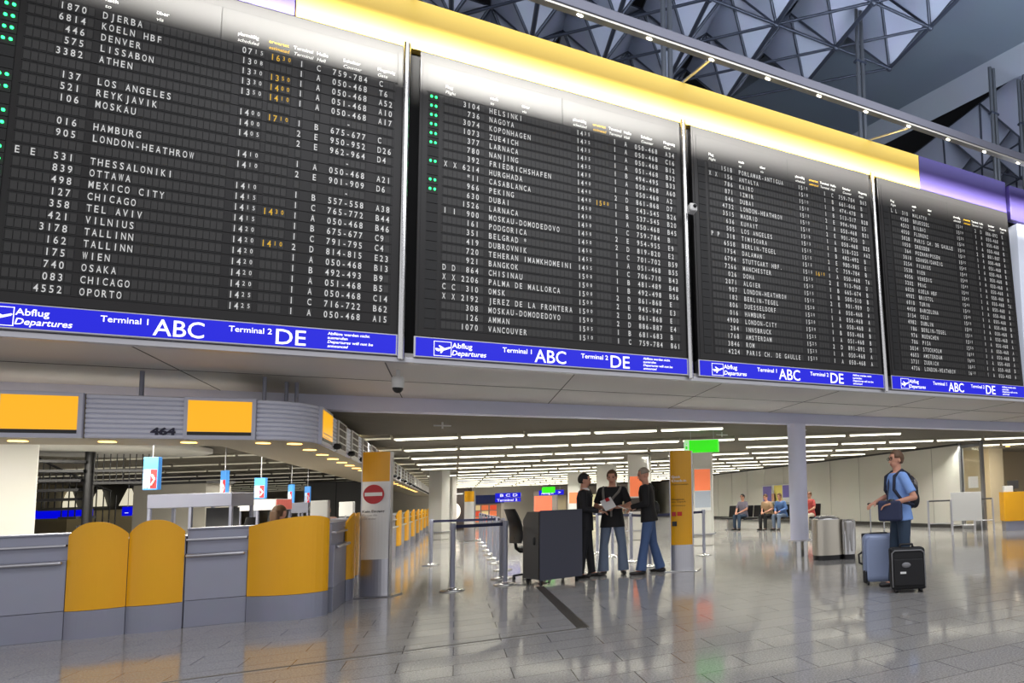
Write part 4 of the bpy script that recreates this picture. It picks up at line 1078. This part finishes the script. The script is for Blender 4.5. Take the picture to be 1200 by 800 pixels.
# suitcases
def suitcase(name, label, loc, rz, w_, d_, h_, m, soft, hh):
    t = thing(name, label, 'suitcase', loc, rz)
    b = MB().box(-w_/2, w_/2, -d_/2, d_/2, 0.04, h_)
    o = b.build('shell', m, t, bevel=0.075 if not soft else 0.035, seg=4)
    if not soft:
        MB().box(-w_/2-0.004, -w_/2+0.05, -d_/2-0.006, -d_/2+0.08, 0.035, 0.20).build('corner_guard', M_BLACK, o, bevel=0.02)
        MB().path([(-w_/2+0.03, -d_/2-0.001, 0.10), (-w_/2+0.03, -d_/2-0.001, h_-0.09), (-w_/2+0.09, -d_/2-0.001, h_-0.035)], 0.005, 6).build('moulded_line', M_CASE, o)
        MB().box(-w_/2-0.004, w_/2+0.004, -0.012, 0.012, 0.035, h_+0.005).build('zip_band', M_BLACK, t, bevel=0.07, seg=4)
        MB().path([(-w_/2, -0.02, 0.27), (-w_/2-0.045, -0.02, 0.29), (-w_/2-0.05, -0.02, 0.40), (-w_/2, -0.02, 0.43)], 0.012).build('side_handle', M_BLACK, t)
        MB().box(-0.12, 0.12, -0.07, 0.07, h_-0.01, h_+0.012).build('handle_well', M_BLACK, t, bevel=0.01)
    else:
        MB().box(-w_/2+0.03, w_/2-0.03, -d_/2-0.025, -d_/2, 0.09, h_-0.13).build('front_pocket', m, t, bevel=0.02, seg=3)
        MB().path([(-w_/2+0.015, -d_/2-0.006, 0.08), (-w_/2+0.015, -d_/2-0.006, h_-0.06), (-w_/2+0.05, -d_/2-0.006, h_-0.03), (w_/2-0.05, -d_/2-0.006, h_-0.03), (w_/2-0.015, -d_/2-0.006, h_-0.06), (w_/2-0.015, -d_/2-0.006, 0.08)], 0.008, 6).build('piping', M_GREY, t)
        MB().ell((-0.03, -d_/2-0.027, h_-0.2), 0.055, 0.008, 0.032).build('badge', mat('badge_silver', (130, 130, 134), 0.3, 0.6), t)
        MB().obox((-0.07, -d_/2-0.028, h_-0.29), 0.035, 0.003, 0.012, Matrix.Identity(3)).build('name_tag', M_WPAINT, t)
        MB().path([(-0.08, 0, h_), (-0.07, 0, h_+0.035), (0.07, 0, h_+0.035), (0.08, 0, h_)], 0.014).build('top_handle', M_BLACK, t)
        for z in (0.16, h_-0.09): MB().box(w_/2, w_/2+0.012, -0.03, 0.03, z-0.015, z+0.015).build('side_stud', M_BLACK, t)
    if hh:
        MB().tube((-0.09, 0.04, h_-0.02), (-0.09, 0.04, hh), 0.009).tube((0.09, 0.04, h_-0.02), (0.09, 0.04, hh), 0.009).build('telescopic_handle', M_STEEL, t)
        MB().cap((-0.11, 0.04, hh), (0.11, 0.04, hh), 0.016, n=8).build('grip', M_BLACK, t)
    for x_ in (-w_/2+0.06, w_/2-0.06):
        for y_ in (-d_/2+0.05, d_/2-0.05):
            MB().tube((x_-0.015, y_, 0.03), (x_+0.015, y_, 0.03), 0.03, n=12).build('wheel', M_BLACK, t)
    return t
suitcase('suitcase', 'blue grey hard shell suitcase with raised trolley handle, held by the traveller', (4.86, 6.96, 0), -AL+0.02, 0.44, 0.27, 0.67, M_CASE, False, 1.06)
suitcase('suitcase', 'small black fabric suitcase in front of the traveller', (4.74, 6.20, 0), -AL+0.04, 0.42, 0.22, 0.535, M_CASEB, True, 0)

# =================================================================== SEATED PEOPLE and bench
bd = Vector((1.96, -3.7, 0)).normalized(); bn_ = Vector((-bd.y, bd.x, 0))
if bn_.dot(Vector((-1, -1, 0))) < 0: bn_ = -bn_
rzb = math.atan2(bn_.y, bn_.x)-PI/2          # local +y faces the camera side
bench = thing('bench', 'long row of black seats along the white wall at the back', 'bench', (9.85, 21.0, 0), rzb)
for k in range(7):
    x0 = -2.1+0.6*k
    m = MB().box(x0+0.02, x0+0.58, -0.22, 0.26, 0.40, 0.46); m.build('seat', M_BLACK, bench, bevel=0.02)
    m = MB().obox((x0+0.3, -0.26, 0.68), 0.28, 0.025, 0.22, Matrix.Rotation(0.15, 3, 'X')); m.build('backrest', M_BLACK, bench, bevel=0.02)
for x_ in (-1.8, 0, 1.8): MB().box(x_-0.03, x_+0.03, -0.2, 0.2, 0, 0.40).box(x_-0.05, x_+0.05, -0.28, 0.28, 0, 0.03).build('leg', M_STEEL, bench)
MB().box(-2.1, 2.1, -0.03, 0.03, 0.36, 0.40).build('beam', M_STEEL, bench)
def seated(label, k, top, trouser, hair, lean=0.1, H=1.7, **kw):
    p = bench.matrix_basis if False else None
    lx = -1.8+0.6*k
    c = math.cos(rzb); s_ = math.sin(rzb)
    o = Vector((9.85+c*lx-s_*(-0.05), 21.0+s_*lx+c*(-0.05), 0))
    person(label, o, rzb, H, hip_z=0.55, lean=lean, arms={'L': (vec(-0.25, 0.12, 0.78), vec(-0.10, 0.34, 0.68)), 'R': (vec(0.25, 0.12, 0.78), vec(0.10, 0.34, 0.68))},
           legs={'L': (vec(-0.12, 0.42, 0.52), vec(-0.13, 0.46, 0.085), vec(-0.2, 0.98, 0)), 'R': (vec(0.12, 0.42, 0.52), vec(0.13, 0.40, 0.085), vec(0.2, 0.98, 0))}, top=top, trouser=trouser, hair=hair, vox=0.014, **kw)
seated('seated person in a grey violet top at the far left end of the bench', 1 if bd.dot(R0) < 0 else 6-1+1-1-0-0 if False else 5, mat('top_grey', (120, 114, 128), 0.8), M_JEANSD, M_HAIRB)
seated('seated person in a tan top leaning forward on the bench', 3, mat('top_tan', (170, 140, 106), 0.8), M_TEE, M_HAIRBR, lean=0.35)
seated('seated person in a blue top and jeans on the bench', 2, mat('top_blue', (78, 110, 160), 0.8), M_JEANS2, M_HAIRBR, lean=0.3, sleeve='long')
seated('seated person in a red top partly behind the round column', 0, mat('top_red', (176, 70, 66), 0.8), mat('shorts_cream', (214, 200, 180), 0.8), M_HAIRBR, female=True)

# =================================================================== HALL DETAILS
def pillar(loc, w_, label, ads=(), rz=0.0, h=2.66):
    t = thing('hall_pillar', label, 'pillar', (*loc, 0), rz)
    MB().box(-w_/2, w_/2, -w_/2, w_/2, 0.0, h).build('shaft', M_PILLAR, t, bevel=0.02)
    MB().box(-w_/2-0.05, w_/2+0.05, -w_/2-0.05, w_/2+0.05, 0.28, 0.31).build('guard_rail', M_ALU, t)
    for (x0, x1, z0, z1, parts) in ads:
        p = MB().box(x0, x1, -w_/2-0.03, -w_/2, z0, z1).build('poster_frame', M_WPAINT, t)
        for (a, b, m) in parts: MB().box(x0+0.01, x1-0.01, -w_/2-0.034, -w_/2-0.03, a, b).build('poster_print', m, p)
    return t
M_OR = mat('poster_orange', (240, 130, 86), 0.4, emit=0.5, ecol=(240, 120, 76)); M_GP = mat('poster_grey', (168, 176, 186), 0.4, emit=0.2); M_DK = mat('poster_dark', (70, 62, 58), 0.5)
pillar((5.62, 16.0), 0.5, 'white pillar with an orange and grey poster behind the yellow information pillar', [(-0.2, 0.22, 0.9, 2.0, [(1.42, 1.97, M_OR), (0.98, 1.4, M_GP)])], rz=-AL+0.12)
pillar((5.02, 20.2), 0.62, 'white pillar with an orange poster behind the two men in jeans', [(-0.25, 0.27, 0.85, 2.0, [(1.35, 1.97, M_OR), (0.88, 1.3, M_DK)])], rz=-AL+0.12)
pillar((4.85, 24.4), 0.6, 'white pillar behind the man with grey straps', rz=-AL+0.12)
pillar((4.6, 30), 0.5, 'distant white pillar with a small orange poster behind the suited man', [(-0.18, 0.2, 0.9, 1.7, [(1.2, 1.68, M_OR)])], rz=-AL+0.12)
pillar((-0.52, 28.3), 0.50, 'broad white pillar at the end of the counter row', rz=-AL)
pillar((-0.18, 34.0), 0.36, 'slim white pillar just behind the broad one at the end of the counters', rz=-AL)
pillar((-5.75, 14.0), 0.62, 'thick beige white pillar at the left edge behind the counters', rz=-0.85)
t, _s = stele((0.45, 25.6, 0), -0.6, 1.75, [(0.0, 0.5, M_ALU, 'base_panel'), (0.5, 1.38, M_WPAINT, 'white_panel'), (1.38, 1.75, M_YELLOW, 'yellow_cap')], 'distant white sign pillar with yellow cap at the end of the barrier lane', 0.36)

def hanging(name, label, c, w_, h_, m, rz=-AL, text=None, tm=None, cat='sign', th=0.08, depth_mat=None, rods=True, top=2.66):
    t = thing(name, label, cat, c, rz)
    MB().box(-w_/2, w_/2, -th/2, th/2, -h_/2, h_/2).build('panel', m, t, bevel=0.004)
    if text:
        x = MB()
        for (s_, x0, x1, z, cap) in text: text_fit(x, s_, x0*w_, x1*w_, z*h_, cap*h_, -th/2-0.003, 0, 0.01)
        x.build('lettering', tm, t)
    if rods:
        r = MB()
        for x_ in (-w_*0.35, w_*0.35): r.tube((x_, 0, h_/2), (x_, 0, top-c[2]), 0.008, n=6)
        r.build('hanger', M_ALU, t)
    return t
gs = hanging('exit_sign', 'bright green hanging exit sign above the tall yellow information pillar', (4.53, 12.9, 2.325), 0.70, 0.26, M_GREEN, th=0.16, top=2.66)
x = MB().box(-0.37, -0.26, -0.085, 0.085, -0.12, 0.12); x.build('sign_end', mat('exit_pale', (190, 240, 190), 0.4, emit=0.5), gs)
x = MB(); x.box(-0.335, -0.295, -0.089, -0.085, -0.06, 0.0); x.cap((-0.315, -0.088, 0.045), (-0.315, -0.088, 0.05), 0.012, n=6); x.build('pictogram', M_GREEN, gs)
hanging('exit_sign', 'small distant green exit sign above the far blue sign', (3.28, 28, 1.78), 0.5, 0.24, M_GREEN, th=0.1)
hanging('direction_sign', 'distant blue sign with white arrow under the small green exit sign', (3.75, 31, 1.72), 1.1, 0.22, M_SIGNBLUE, text=[('Abflug A', -0.4, 0.1, -0.3, 0.5), ('>', 0.3, 0.4, -0.3, 0.6)], tm=M_SIGNWHITE)
hanging('direction_sign', 'distant blue two-line sign with white writing right of the navy shop sign', (1.93, 30, 1.64), 1.05, 0.19, M_SIGNBLUE, text=[('B C D', -0.3, 0.4, -0.3, 0.6)], tm=M_SIGNWHITE)
hanging('direction_sign', 'lower line of the distant blue two-line sign', (1.93, 30.05, 1.44), 1.05, 0.17, M_SIGNBLUE, text=[('Terminal 2', -0.42, 0.4, -0.3, 0.6)], tm=M_SIGNWHITE, top=1.55)
t = thing('shop_front', 'distant shop with orange lit displays under a navy sign', 'shop', (1.55, 42, 0), -AL)
MB().box(-0.9, 0.9, 0, 0.3, 0, 1.35).build('wall', mat('shop_wall', (160, 150, 138), 0.7), t)
MB().box(-0.92, 0.92, -0.1, 0.3, 1.35, 1.85).build('fascia_sign', mat('shop_navy', (34, 46, 92), 0.5, emit=0.2), t)
for i in range(3):
    for j in range(3): MB().box(-0.7+0.48*i, -0.34+0.48*i, -0.04, 0, 0.3+0.34*j, 0.58+0.34*j).build('display', [M_OR, mat('disp_red', (220, 80, 50), 0.4, emit=0.5), mat('disp_pale', (226, 200, 150), 0.4, emit=0.5)][(i+j) % 3], t)
t = thing('shop_front', 'dark distant shop doorway with a bright round display behind the counters', 'shop', (-0.05, 38, 0), -AL)
MB().box(-0.75, 0.75, 0, 0.3, 0, 2.2).build('wall', mat('doorway_dark', (70, 60, 56), 0.7), t)
MB().ell((0.05, -0.03, 1.0), 0.32, 0.05, 0.42).build('display', mat('disp_white', (240, 232, 220), 0.4, emit=0.7), t)
MB().box(-0.5, 0.5, -0.04, 0, 1.85, 1.92).build('lamp_strip', M_WPAINT, t)
MB().cap((0.0, -0.1, 0.5), (0.0, -0.1, 0.95), 0.16, 0.12, 10).build('shop_dummy', M_DK, t)
t = thing('advert_panel', 'distant glowing red orange advert panel beside the far exit sign', 'advert', (4.05, 36, 0), -AL)
MB().box(-0.6, 0.6, 0, 0.15, 0, 1.9).build('wall', mat('ad_wall', (150, 140, 132), 0.7), t)
MB().box(-0.55, 0.35, -0.03, 0, 0.6, 1.62).build('poster', mat('ad_red', (250, 110, 80), 0.4, emit=0.7), t)
t = thing('shop_front', 'distant grey shop wall filling the gap behind the men', 'shop', (9.2, 48, 0), -AL)
MB().box(-4, 3.5, 0, 0.3, 0, 2.5).build('wall', mat('shop_grey', (120, 112, 104), 0.7), t)
for i in range(5): MB().box(-3.6+1.4*i, -2.6+1.4*i, -0.05, 0, 0.2, 1.8).build('window', [M_WALLBEIGE, M_DK, mat('win_lit', (230, 220, 180), 0.4, emit=0.4)][i % 3], t)
# poster on the right wall
t = thing('wall_poster', 'violet and yellow framed poster on the white wall above the bench', 'poster', (13.55, 27.9, 1.33), 0)
MB().box(-0.04, 0.0, -1.6, 1.6, -0.46, 0.46).build('frame', M_ALU, t)
MB().box(-0.045, -0.04, -1.55, 1.55, -0.42, 0.42).build('print', M_WPAINT, t)
for y0, y1, z0, z1, m in ((0.5, 1.5, -0.38, 0.38, mat('print_violet', (112, 100, 176), 0.5)), (-0.7, 0.2, -0.38, 0.4, mat('print_yellow', (232, 214, 110), 0.5)), (-1.5, -0.75, -0.2, 0.38, mat('print_violet', (112, 100, 176), 0.5)), (0.0, 0.5, -0.38, 0.0, mat('print_peach', (226, 176, 140), 0.5))):
    MB().box(-0.05, -0.045, y0, y1, z0, z1).build('print_block', m, t)
MB().box(-0.03, 0.0, -0.12, 0.12, -0.2, 0.2).build('switch_plate', M_WALL, None, (13.6, 18.6, 1.5))
tag(bpy.data.objects['switch_plate'], 'small pale switch plate on the white wall right of the round column', 'switch')
# dark doorway at far left of the wall
t = thing('doorway', 'dark doorway in the white wall left of the bench', 'doorway', (13.5, 40.0, 0))
MB().box(-0.05, 0.0, -1.6, 1.6, 0, 2.3).build('opening', M_DK, t)
MB().box(-0.1, 0.02, -1.7, -1.6, 0, 2.35).box(-0.1, 0.02, 1.6, 1.7, 0, 2.35).box(-0.1, 0.02, -1.7, 1.7, 2.3, 2.35).build('frame', M_GREY, t)

# right hand corner: A-board, barrier, yellow desk
ab = thing('a_frame_board', 'white blank A-frame notice board standing before the beige recess', 'notice board', (12.1, 13.05, 0), -AL)
MB().box(-0.42, 0.42, -0.02, 0.02, 0.36, 1.14).build('board', M_WPAINT, ab, bevel=0.008)
for x_ in (-0.40, 0.40):
    MB().tube((x_, 0, 0.0), (x_, 0, 1.14), 0.018).build('leg', M_ALU, ab)
    MB().tube((x_*0.8, 0.45, 0.0), (x_*0.8, 0.02, 1.1), 0.015).build('leg', M_ALU, ab)
MB().tube((-0.32, 0.36, 0.22), (0.32, 0.36, 0.22), 0.012).build('crossbar', M_ALU, ab)
def rail_gate(loc, rz, L, label):
    t = thing('guide_rail', label, 'rail', loc, rz)
    for x_ in (0, L): MB().tube((x_, 0, 0), (x_, 0, 0.95), 0.03).build('post', M_ALU, t)
    MB().tube((0, 0, 0.93), (L, 0, 0.93), 0.022).build('top_rail', M_GREYDESK, t)
    MB().tube((0, 0, 0.32), (L, 0, 0.32), 0.012).build('lower_rail', M_ALU, t)
rail_gate((11.0, 13.35, 0), -AL, 0.62, 'metal guide rail left of the A-frame notice board')
rail_gate((12.75, 13.45, 0), -AL, 0.55, 'metal guide rail right of the A-frame notice board')
yd = thing('service_desk', 'yellow service desk with grey plinth at the right edge', 'desk', (13.45, 12.95, 0), -AL)
MB().box(0, 0.75, 0, 0.5, 0.27, 1.10).build('cabinet', M_YELLOW, yd, bevel=0.012)
MB().box(0.75, 1.6, 0.05, 0.5, 0.27, 1.02).build('cabinet_wing', M_YELLOW, yd, bevel=0.012)
MB().box(0.03, 1.6, 0.04, 0.46, 0, 0.27).build('plinth', M_SILVER_D, yd)
t = thing('card_box', 'white box on top of the yellow service desk', 'box', (13.66, 13.0, 1.10), -AL)
MB().box(-0.12, 0.14, -0.1, 0.1, 0, 0.17).build('carton', M_WPAINT, t, bevel=0.006); MB().box(-0.1, 0.12, -0.085, 0.085, 0.17, 0.176).build('flap', M_PILLAR, t)
t = thing('desk_monitor', 'dark monitor on top of the yellow service desk', 'monitor', (13.95, 13.05, 1.10), -AL-0.4)
MB().box(-0.16, 0.16, -0.02, 0.02, 0.08, 0.32).build('screen', M_GREYDESK, t, bevel=0.006); MB().box(-0.02, 0.02, -0.01, 0.03, 0, 0.1).box(-0.09, 0.09, -0.07, 0.07, 0, 0.015).build('stand', M_BLACK, t)
for i, (u, v_, lb_) in enumerate(((14.3, 15.6, 'left'), (15.9, 15.0, 'right'))):
    t = thing('recessed_spotlight', 'small warm ceiling spotlight, the %s one before the beige recess' % lb_, 'ceiling light', (u, v_, 2.60))
    MB().lathe([(0.09, 0.0), (0.10, 0.02), (0.10, 0.06)], n=16).build('ring', M_ALU, t); MB().lathe([(0.08, -0.006), (0.075, 0.0)], n=16).build('lamp', M_WARM, t)
    area('recess_spot', (u, v_, 2.585), (0, 0.25, -1), 0.16, 0.16, 70, (1, 0.88, 0.66))
t = thing('potted_plant', 'small dark potted plant left of the yellow service desk', 'plant', (13.35, 13.9, 0))
MB().lathe([(0.12, 0), (0.16, 0.32), (0.15, 0.32), (0.14, 0.3)], n=20).build('pot', M_GREYDESK, t)
m = MB()
for k in range(40):
    a = random.uniform(0, 2*PI); r = random.uniform(0.05, 0.2); z = random.uniform(0.45, 0.85); d_ = vec(math.cos(a), math.sin(a), 0)
    p = d_*r+vec(0, 0, z); q = p+d_*0.10+vec(0, 0, 0.03); s_ = vec(-d_.y, d_.x, 0)*0.03
    m.add([p, (p+q)/2+s_, q, (p+q)/2-s_], [(0, 1, 2, 3)])
m.build('foliage', mat('leaf_dark', (40, 60, 34), 0.6), t)
MB().tube((0, 0, 0.28), (0, 0, 0.7), 0.012).build('stem', M_HAIRBR, t)

# =================================================================== LEFT: behind the counters
st = thing('spiral_staircase', 'black spiral staircase behind the counters at the left', 'staircase', (-6.18, 18.0, 0))
MB().tube((0, 0, 0), (0, 0, 2.75), 0.07).build('newel_post', M_BLACK, st)
sang = lambda k: 2.6+0.24*(k-8)
for k in range(13):
    a = sang(k); z = 0.18*(k+1)
    c, s_ = math.cos(a), math.sin(a)
    m3 = Matrix(((c, -s_, 0), (s_, c, 0), (0, 0, 1)))
    tr_ = MB().obox(m3 @ vec(0.62, 0, z), 0.56, 0.13, 0.025, m3).build('tread', M_BLACK, st)
    b_ = MB()
    for e in (-0.09, 0.0, 0.09): b_.tube(m3 @ vec(1.16, e, z), m3 @ vec(1.16, e, min(z+0.9+e, 2.6)), 0.011, n=6)
    if k >= 4: b_.build('baluster', M_BLACK, tr_)
MB().path([(1.16*math.cos(sang(k)), 1.16*math.sin(sang(k)), min(0.18*(k+1)+0.9, 2.6)) for k in range(4, 13)], 0.022).build('handrail', M_BLACK, st)
m = MB()
for z in (1.9, 2.14): m.box(0.05, 0.85, -0.02, 0.02, z, z+0.05)
for k in range(9): m.tube((0.1+0.09*k, 0, 1.9), (0.1+0.09*k, 0, 2.5), 0.008, n=6)
m.build('landing_rail', M_BLACK, st)
cr = MB().lathe([(0.02, 0.0), (1.55, 0.0), (1.6, 0.02), (1.6, 0.1)], (0, 0, 0), 40).build('ceiling_ring', M_PILLAR, loc=(-6.1, 18.2, 2.54)); tag(cr, 'pale round ceiling collar above the spiral staircase', 'ceiling ring')
cr = MB().lathe([(0.02, 0.0), (0.9, 0.0), (0.95, 0.02), (0.95, 0.1)], (0, 0, 0), 40).build('ceiling_ring', M_PILLAR, loc=(-5.75, 14.0, 2.55)); tag(cr, 'pale round ceiling collar at the head of the left pillar', 'ceiling ring')
t = thing('storage_block', 'plain grey white block wall right of the spiral staircase', 'block', (-5.65, 20.0, 0), -AL)
MB().box(-0.75, 0.9, 0, 0.6, 0, 1.95).build('wall', mat('block_grey', (168, 164, 154), 0.6), t); MB().box(-0.8, 0.95, -0.05, 0.65, 1.95, 2.0).build('cap', M_GREYDESK, t)
def desk_frame(label, u0, u1, v_, z0, z1, rz=-0.35, endm=None, depth=0.5):
    t = thing('back_desk', label, 'desk', (u0, v_, 0), rz)
    L = (u1-u0)/math.cos(rz)
    MB().box(0, L, 0, depth, z0, z1).build('header_box', M_SILVER if endm is None else M_WPAINT, t, bevel=0.008)
    for x_ in (0.02, L*0.5, L-0.02):
        for y_ in (0.03, depth-0.03): MB().box(x_-0.018, x_+0.018, y_-0.018, y_+0.018, 0, z0).build('leg', M_SILVER, t)
    MB().box(0, L, 0.04, depth, 0.72, 0.76).build('worktop', M_GREY, t)
    MB().box(L*0.52, L*0.92, 0.3, 0.32, 0.95, z0-0.02).build('monitor', M_GREYDESK, t)
    if endm: MB().box(L, L+0.012, 0.02, depth-0.02, z0+0.01, z1-0.01).build('red_panel', endm, t)
    return t
desk_frame('silver desk canopy on posts behind the counters, nearest the stairs', -4.05, -3.0, 13.6, 1.35, 1.56)
desk_frame('white desk canopy with a red lit end behind the big curved shield', -3.72, -3.1, 16.8, 1.28, 1.50, endm=mat('canopy_red', (220, 110, 100), 0.5, emit=0.2))
desk_frame('small grey desk canopy farthest back behind the counters', -3.32, -2.95, 19.0, 1.2, 1.44)
def hang_sign(label, u, v_, z0, z1, w_, rz=-0.45):
    t = thing('overhead_sign', label, 'sign', (u, v_, z0), rz)
    h_ = z1-z0
    MB().box(-w_/2, w_/2, -0.03, 0.03, 0, h_).build('panel', mat('hang_blue', (70, 140, 214), 0.4, emit=0.45), t, bevel=0.004)
    MB().box(-w_/2+0.01, 0, -0.034, -0.03, 0.02, h_*0.62).build('pale_field', mat('hang_pale', (190, 214, 240), 0.4, emit=0.5), t)
    f = MB().box(0.005, w_/2-0.01, -0.034, -0.03, 0.02, h_*0.62).build('red_field', mat('hang_red', (216, 52, 52), 0.4, emit=0.4), t)
    m = MB().cap((-w_*0.25, -0.037, h_*0.40), (-w_*0.25, -0.037, h_*0.41), 0.018, n=8); m.path([(-w_*0.25, -0.037, h_*0.36), (-w_*0.25, -0.037, h_*0.22), (-w_*0.34, -0.037, h_*0.08)], 0.012, 6).path([(-w_*0.25, -0.037, h_*0.22), (-w_*0.16, -0.037, h_*0.08)], 0.012, 6)
    m.box(-w_*0.44, -w_*0.34, -0.037, -0.034, h_*0.44, h_*0.47).box(-w_*0.405, -w_*0.375, -0.037, -0.034, h_*0.40, h_*0.51)
    m.build('pictogram', M_WPAINT, t)
    m = MB().path([(w_*0.15, -0.037, h_*0.45), (w_*0.35, -0.037, h_*0.3), (w_*0.15, -0.037, h_*0.15)], 0.012, 6); m.build('pictogram', M_WPAINT, t)
    MB().tube((0, 0, h_), (0, 0, 2.66-z0), 0.008, n=6).build('hanger', M_ALU, t)
hang_sign('blue and red hanging sign nearest, above the silver desk canopy', -3.68, 12.5, 1.60, 2.06, 0.19)
hang_sign('blue and red hanging sign second from the left', -3.97, 17.0, 1.60, 2.1, 0.18, -0.9)
hang_sign('blue and red hanging sign above the white desk canopy', -3.22, 16.0, 1.5, 1.9, 0.19)
hang_sign('blue and red hanging sign fourth from the left', -3.8, 22.0, 1.47, 1.97, 0.18, -0.9)
hang_sign('blue and red hanging sign farthest right, near the woman at the counter', -3.55, 22.6, 1.46, 1.93, 0.13, -0.2)
t = thing('partition_block', 'dark grey partition block at the back above the woman at the counter', 'partition', (-4.75, 30.0, 0), -0.3)
MB().box(0, 2.0, 0, 0.4, 0, 2.28).build('panel', mat('partition_grey', (96, 96, 96), 0.6), t); MB().box(0.95, 0.965, -0.006, 0, 0, 2.28).build('joint', M_DARK, t)
MB().box(-0.02, 2.02, -0.02, 0.42, 2.28, 2.33).build('cap', M_GREYDESK, t)
t = thing('back_wall_block', 'long pale shop wall with warm lights far behind the staircase', 'shop', (-15.5, 40, 0), -AL)
MB().box(0, 7.5, 0, 0.3, 0, 1.6).build('wall', mat('shop_pale', (206, 190, 150), 0.6, emit=0.06), t)
MB().box(0, 7.5, -0.05, 0.3, 1.6, 2.6).build('upper_wall', M_GREYDESK, t)
for k in range(6): MB().lathe([(0.28, 0.0), (0.06, 0.7)], (0.7+1.25*k, -0.12, 1.75), 16).build('lamp_cone', mat('cone_glow', (240, 232, 205), 0.4, emit=0.8), t)
for (u, v_, w_, lb_) in ((-11.9, 33.0, 2.0, 'wide blue lit sign seen through the spiral staircase'), (-9.13, 30.0, 1.0, 'short blue lit sign with a white square right of the spiral staircase')):
    hanging('direction_sign', lb_, (u, v_, 1.45), w_, 0.3, M_SIGNBLUE, text=[('- -', -0.4, 0.0, -0.3, 0.4)] if w_ < 1.5 else None, tm=M_SIGNWHITE)
oc = thing('office_chair', 'black chair back showing above the counter left of the big curved shield', 'chair', (-2.36, 11.0, 0), -0.3)
MB().loft([((0, 0.02*i, 0.6+0.095*i), 0.10*(1-0.08*i), 0.03, Matrix.Identity(3)) for i in range(7)]).build('backrest', M_BLACK, oc)
MB().ell((0, -0.22, 0.48), 0.22, 0.22, 0.05).build('seat', M_BLACK, oc); MB().tube((0, -0.22, 0.05), (0, -0.22, 0.46), 0.03).build('gas_column', M_BLACK, oc)
for k in range(5): MB().cap((0, -0.22, 0.08), (0.26*math.cos(1.257*k), -0.22+0.26*math.sin(1.257*k), 0.035), 0.02, n=8).build('leg', M_BLACK, oc)
MB().path([(0, -0.2, 0.45), (0, 0.0, 0.46), (0, 0.02, 0.62)], 0.02).build('back_bracket', M_BLACK, oc)
def clerk(label, loc, rz, top, hair, **kw):
    person(label, loc, rz, 1.62, hip_z=0.62, arms={'L': (vec(-0.26, 0.05, 0.86), vec(-0.12, 0.28, 0.82)), 'R': (vec(0.26, 0.05, 0.86), vec(0.12, 0.28, 0.82))},
           legs={'L': (vec(-0.12, 0.42, 0.56), vec(-0.13, 0.40, 0.085), vec(0, 1, 0)), 'R': (vec(0.12, 0.42, 0.56), vec(0.13, 0.40, 0.085), vec(0, 1, 0))}, top=top, trouser=M_SUIT, hair=hair, sleeve='long', vox=0.012, **kw)
clerk('woman with brown hair in a dark jacket seated behind the big curved shield', (-2.35, 12.9, 0), math.radians(-40), M_SUIT, M_HAIRBR, female=True, hair_long=True)
clerk('dark haired person seated behind the no entry pillar', (-2.3, 15.4, 0), math.radians(-120), M_SUIT, M_HAIRB)
clerk('blurred person in a pale pink top seated far behind the counters', (-2.75, 20.0, 0), math.radians(-150), mat('top_pink', (200, 160, 150), 0.8), M_HAIRG)
for i, (v_, lb_) in enumerate(((11.9, 'nearest in the aisle counters'), (14.6, 'just beyond the no entry pillar'), (18.0, 'third along the aisle counters'), (21.0, 'farthest along the aisle counters'))):
    t = thing('desk_monitor', 'pale grey monitor %s' % lb_, 'monitor', (-1.72, v_, 1.078), -0.9, 'monitors on the aisle counters')
    MB().box(-0.2, 0.2, -0.02, 0.02, 0.03, 0.30).build('screen', mat('monitor_pale', (190, 190, 186), 0.5), t, bevel=0.01); MB().box(-0.03, 0.03, -0.02, 0.06, 0, 0.05).box(-0.1, 0.1, -0.08, 0.08, 0, 0.012).build('stand', M_GREY, t)
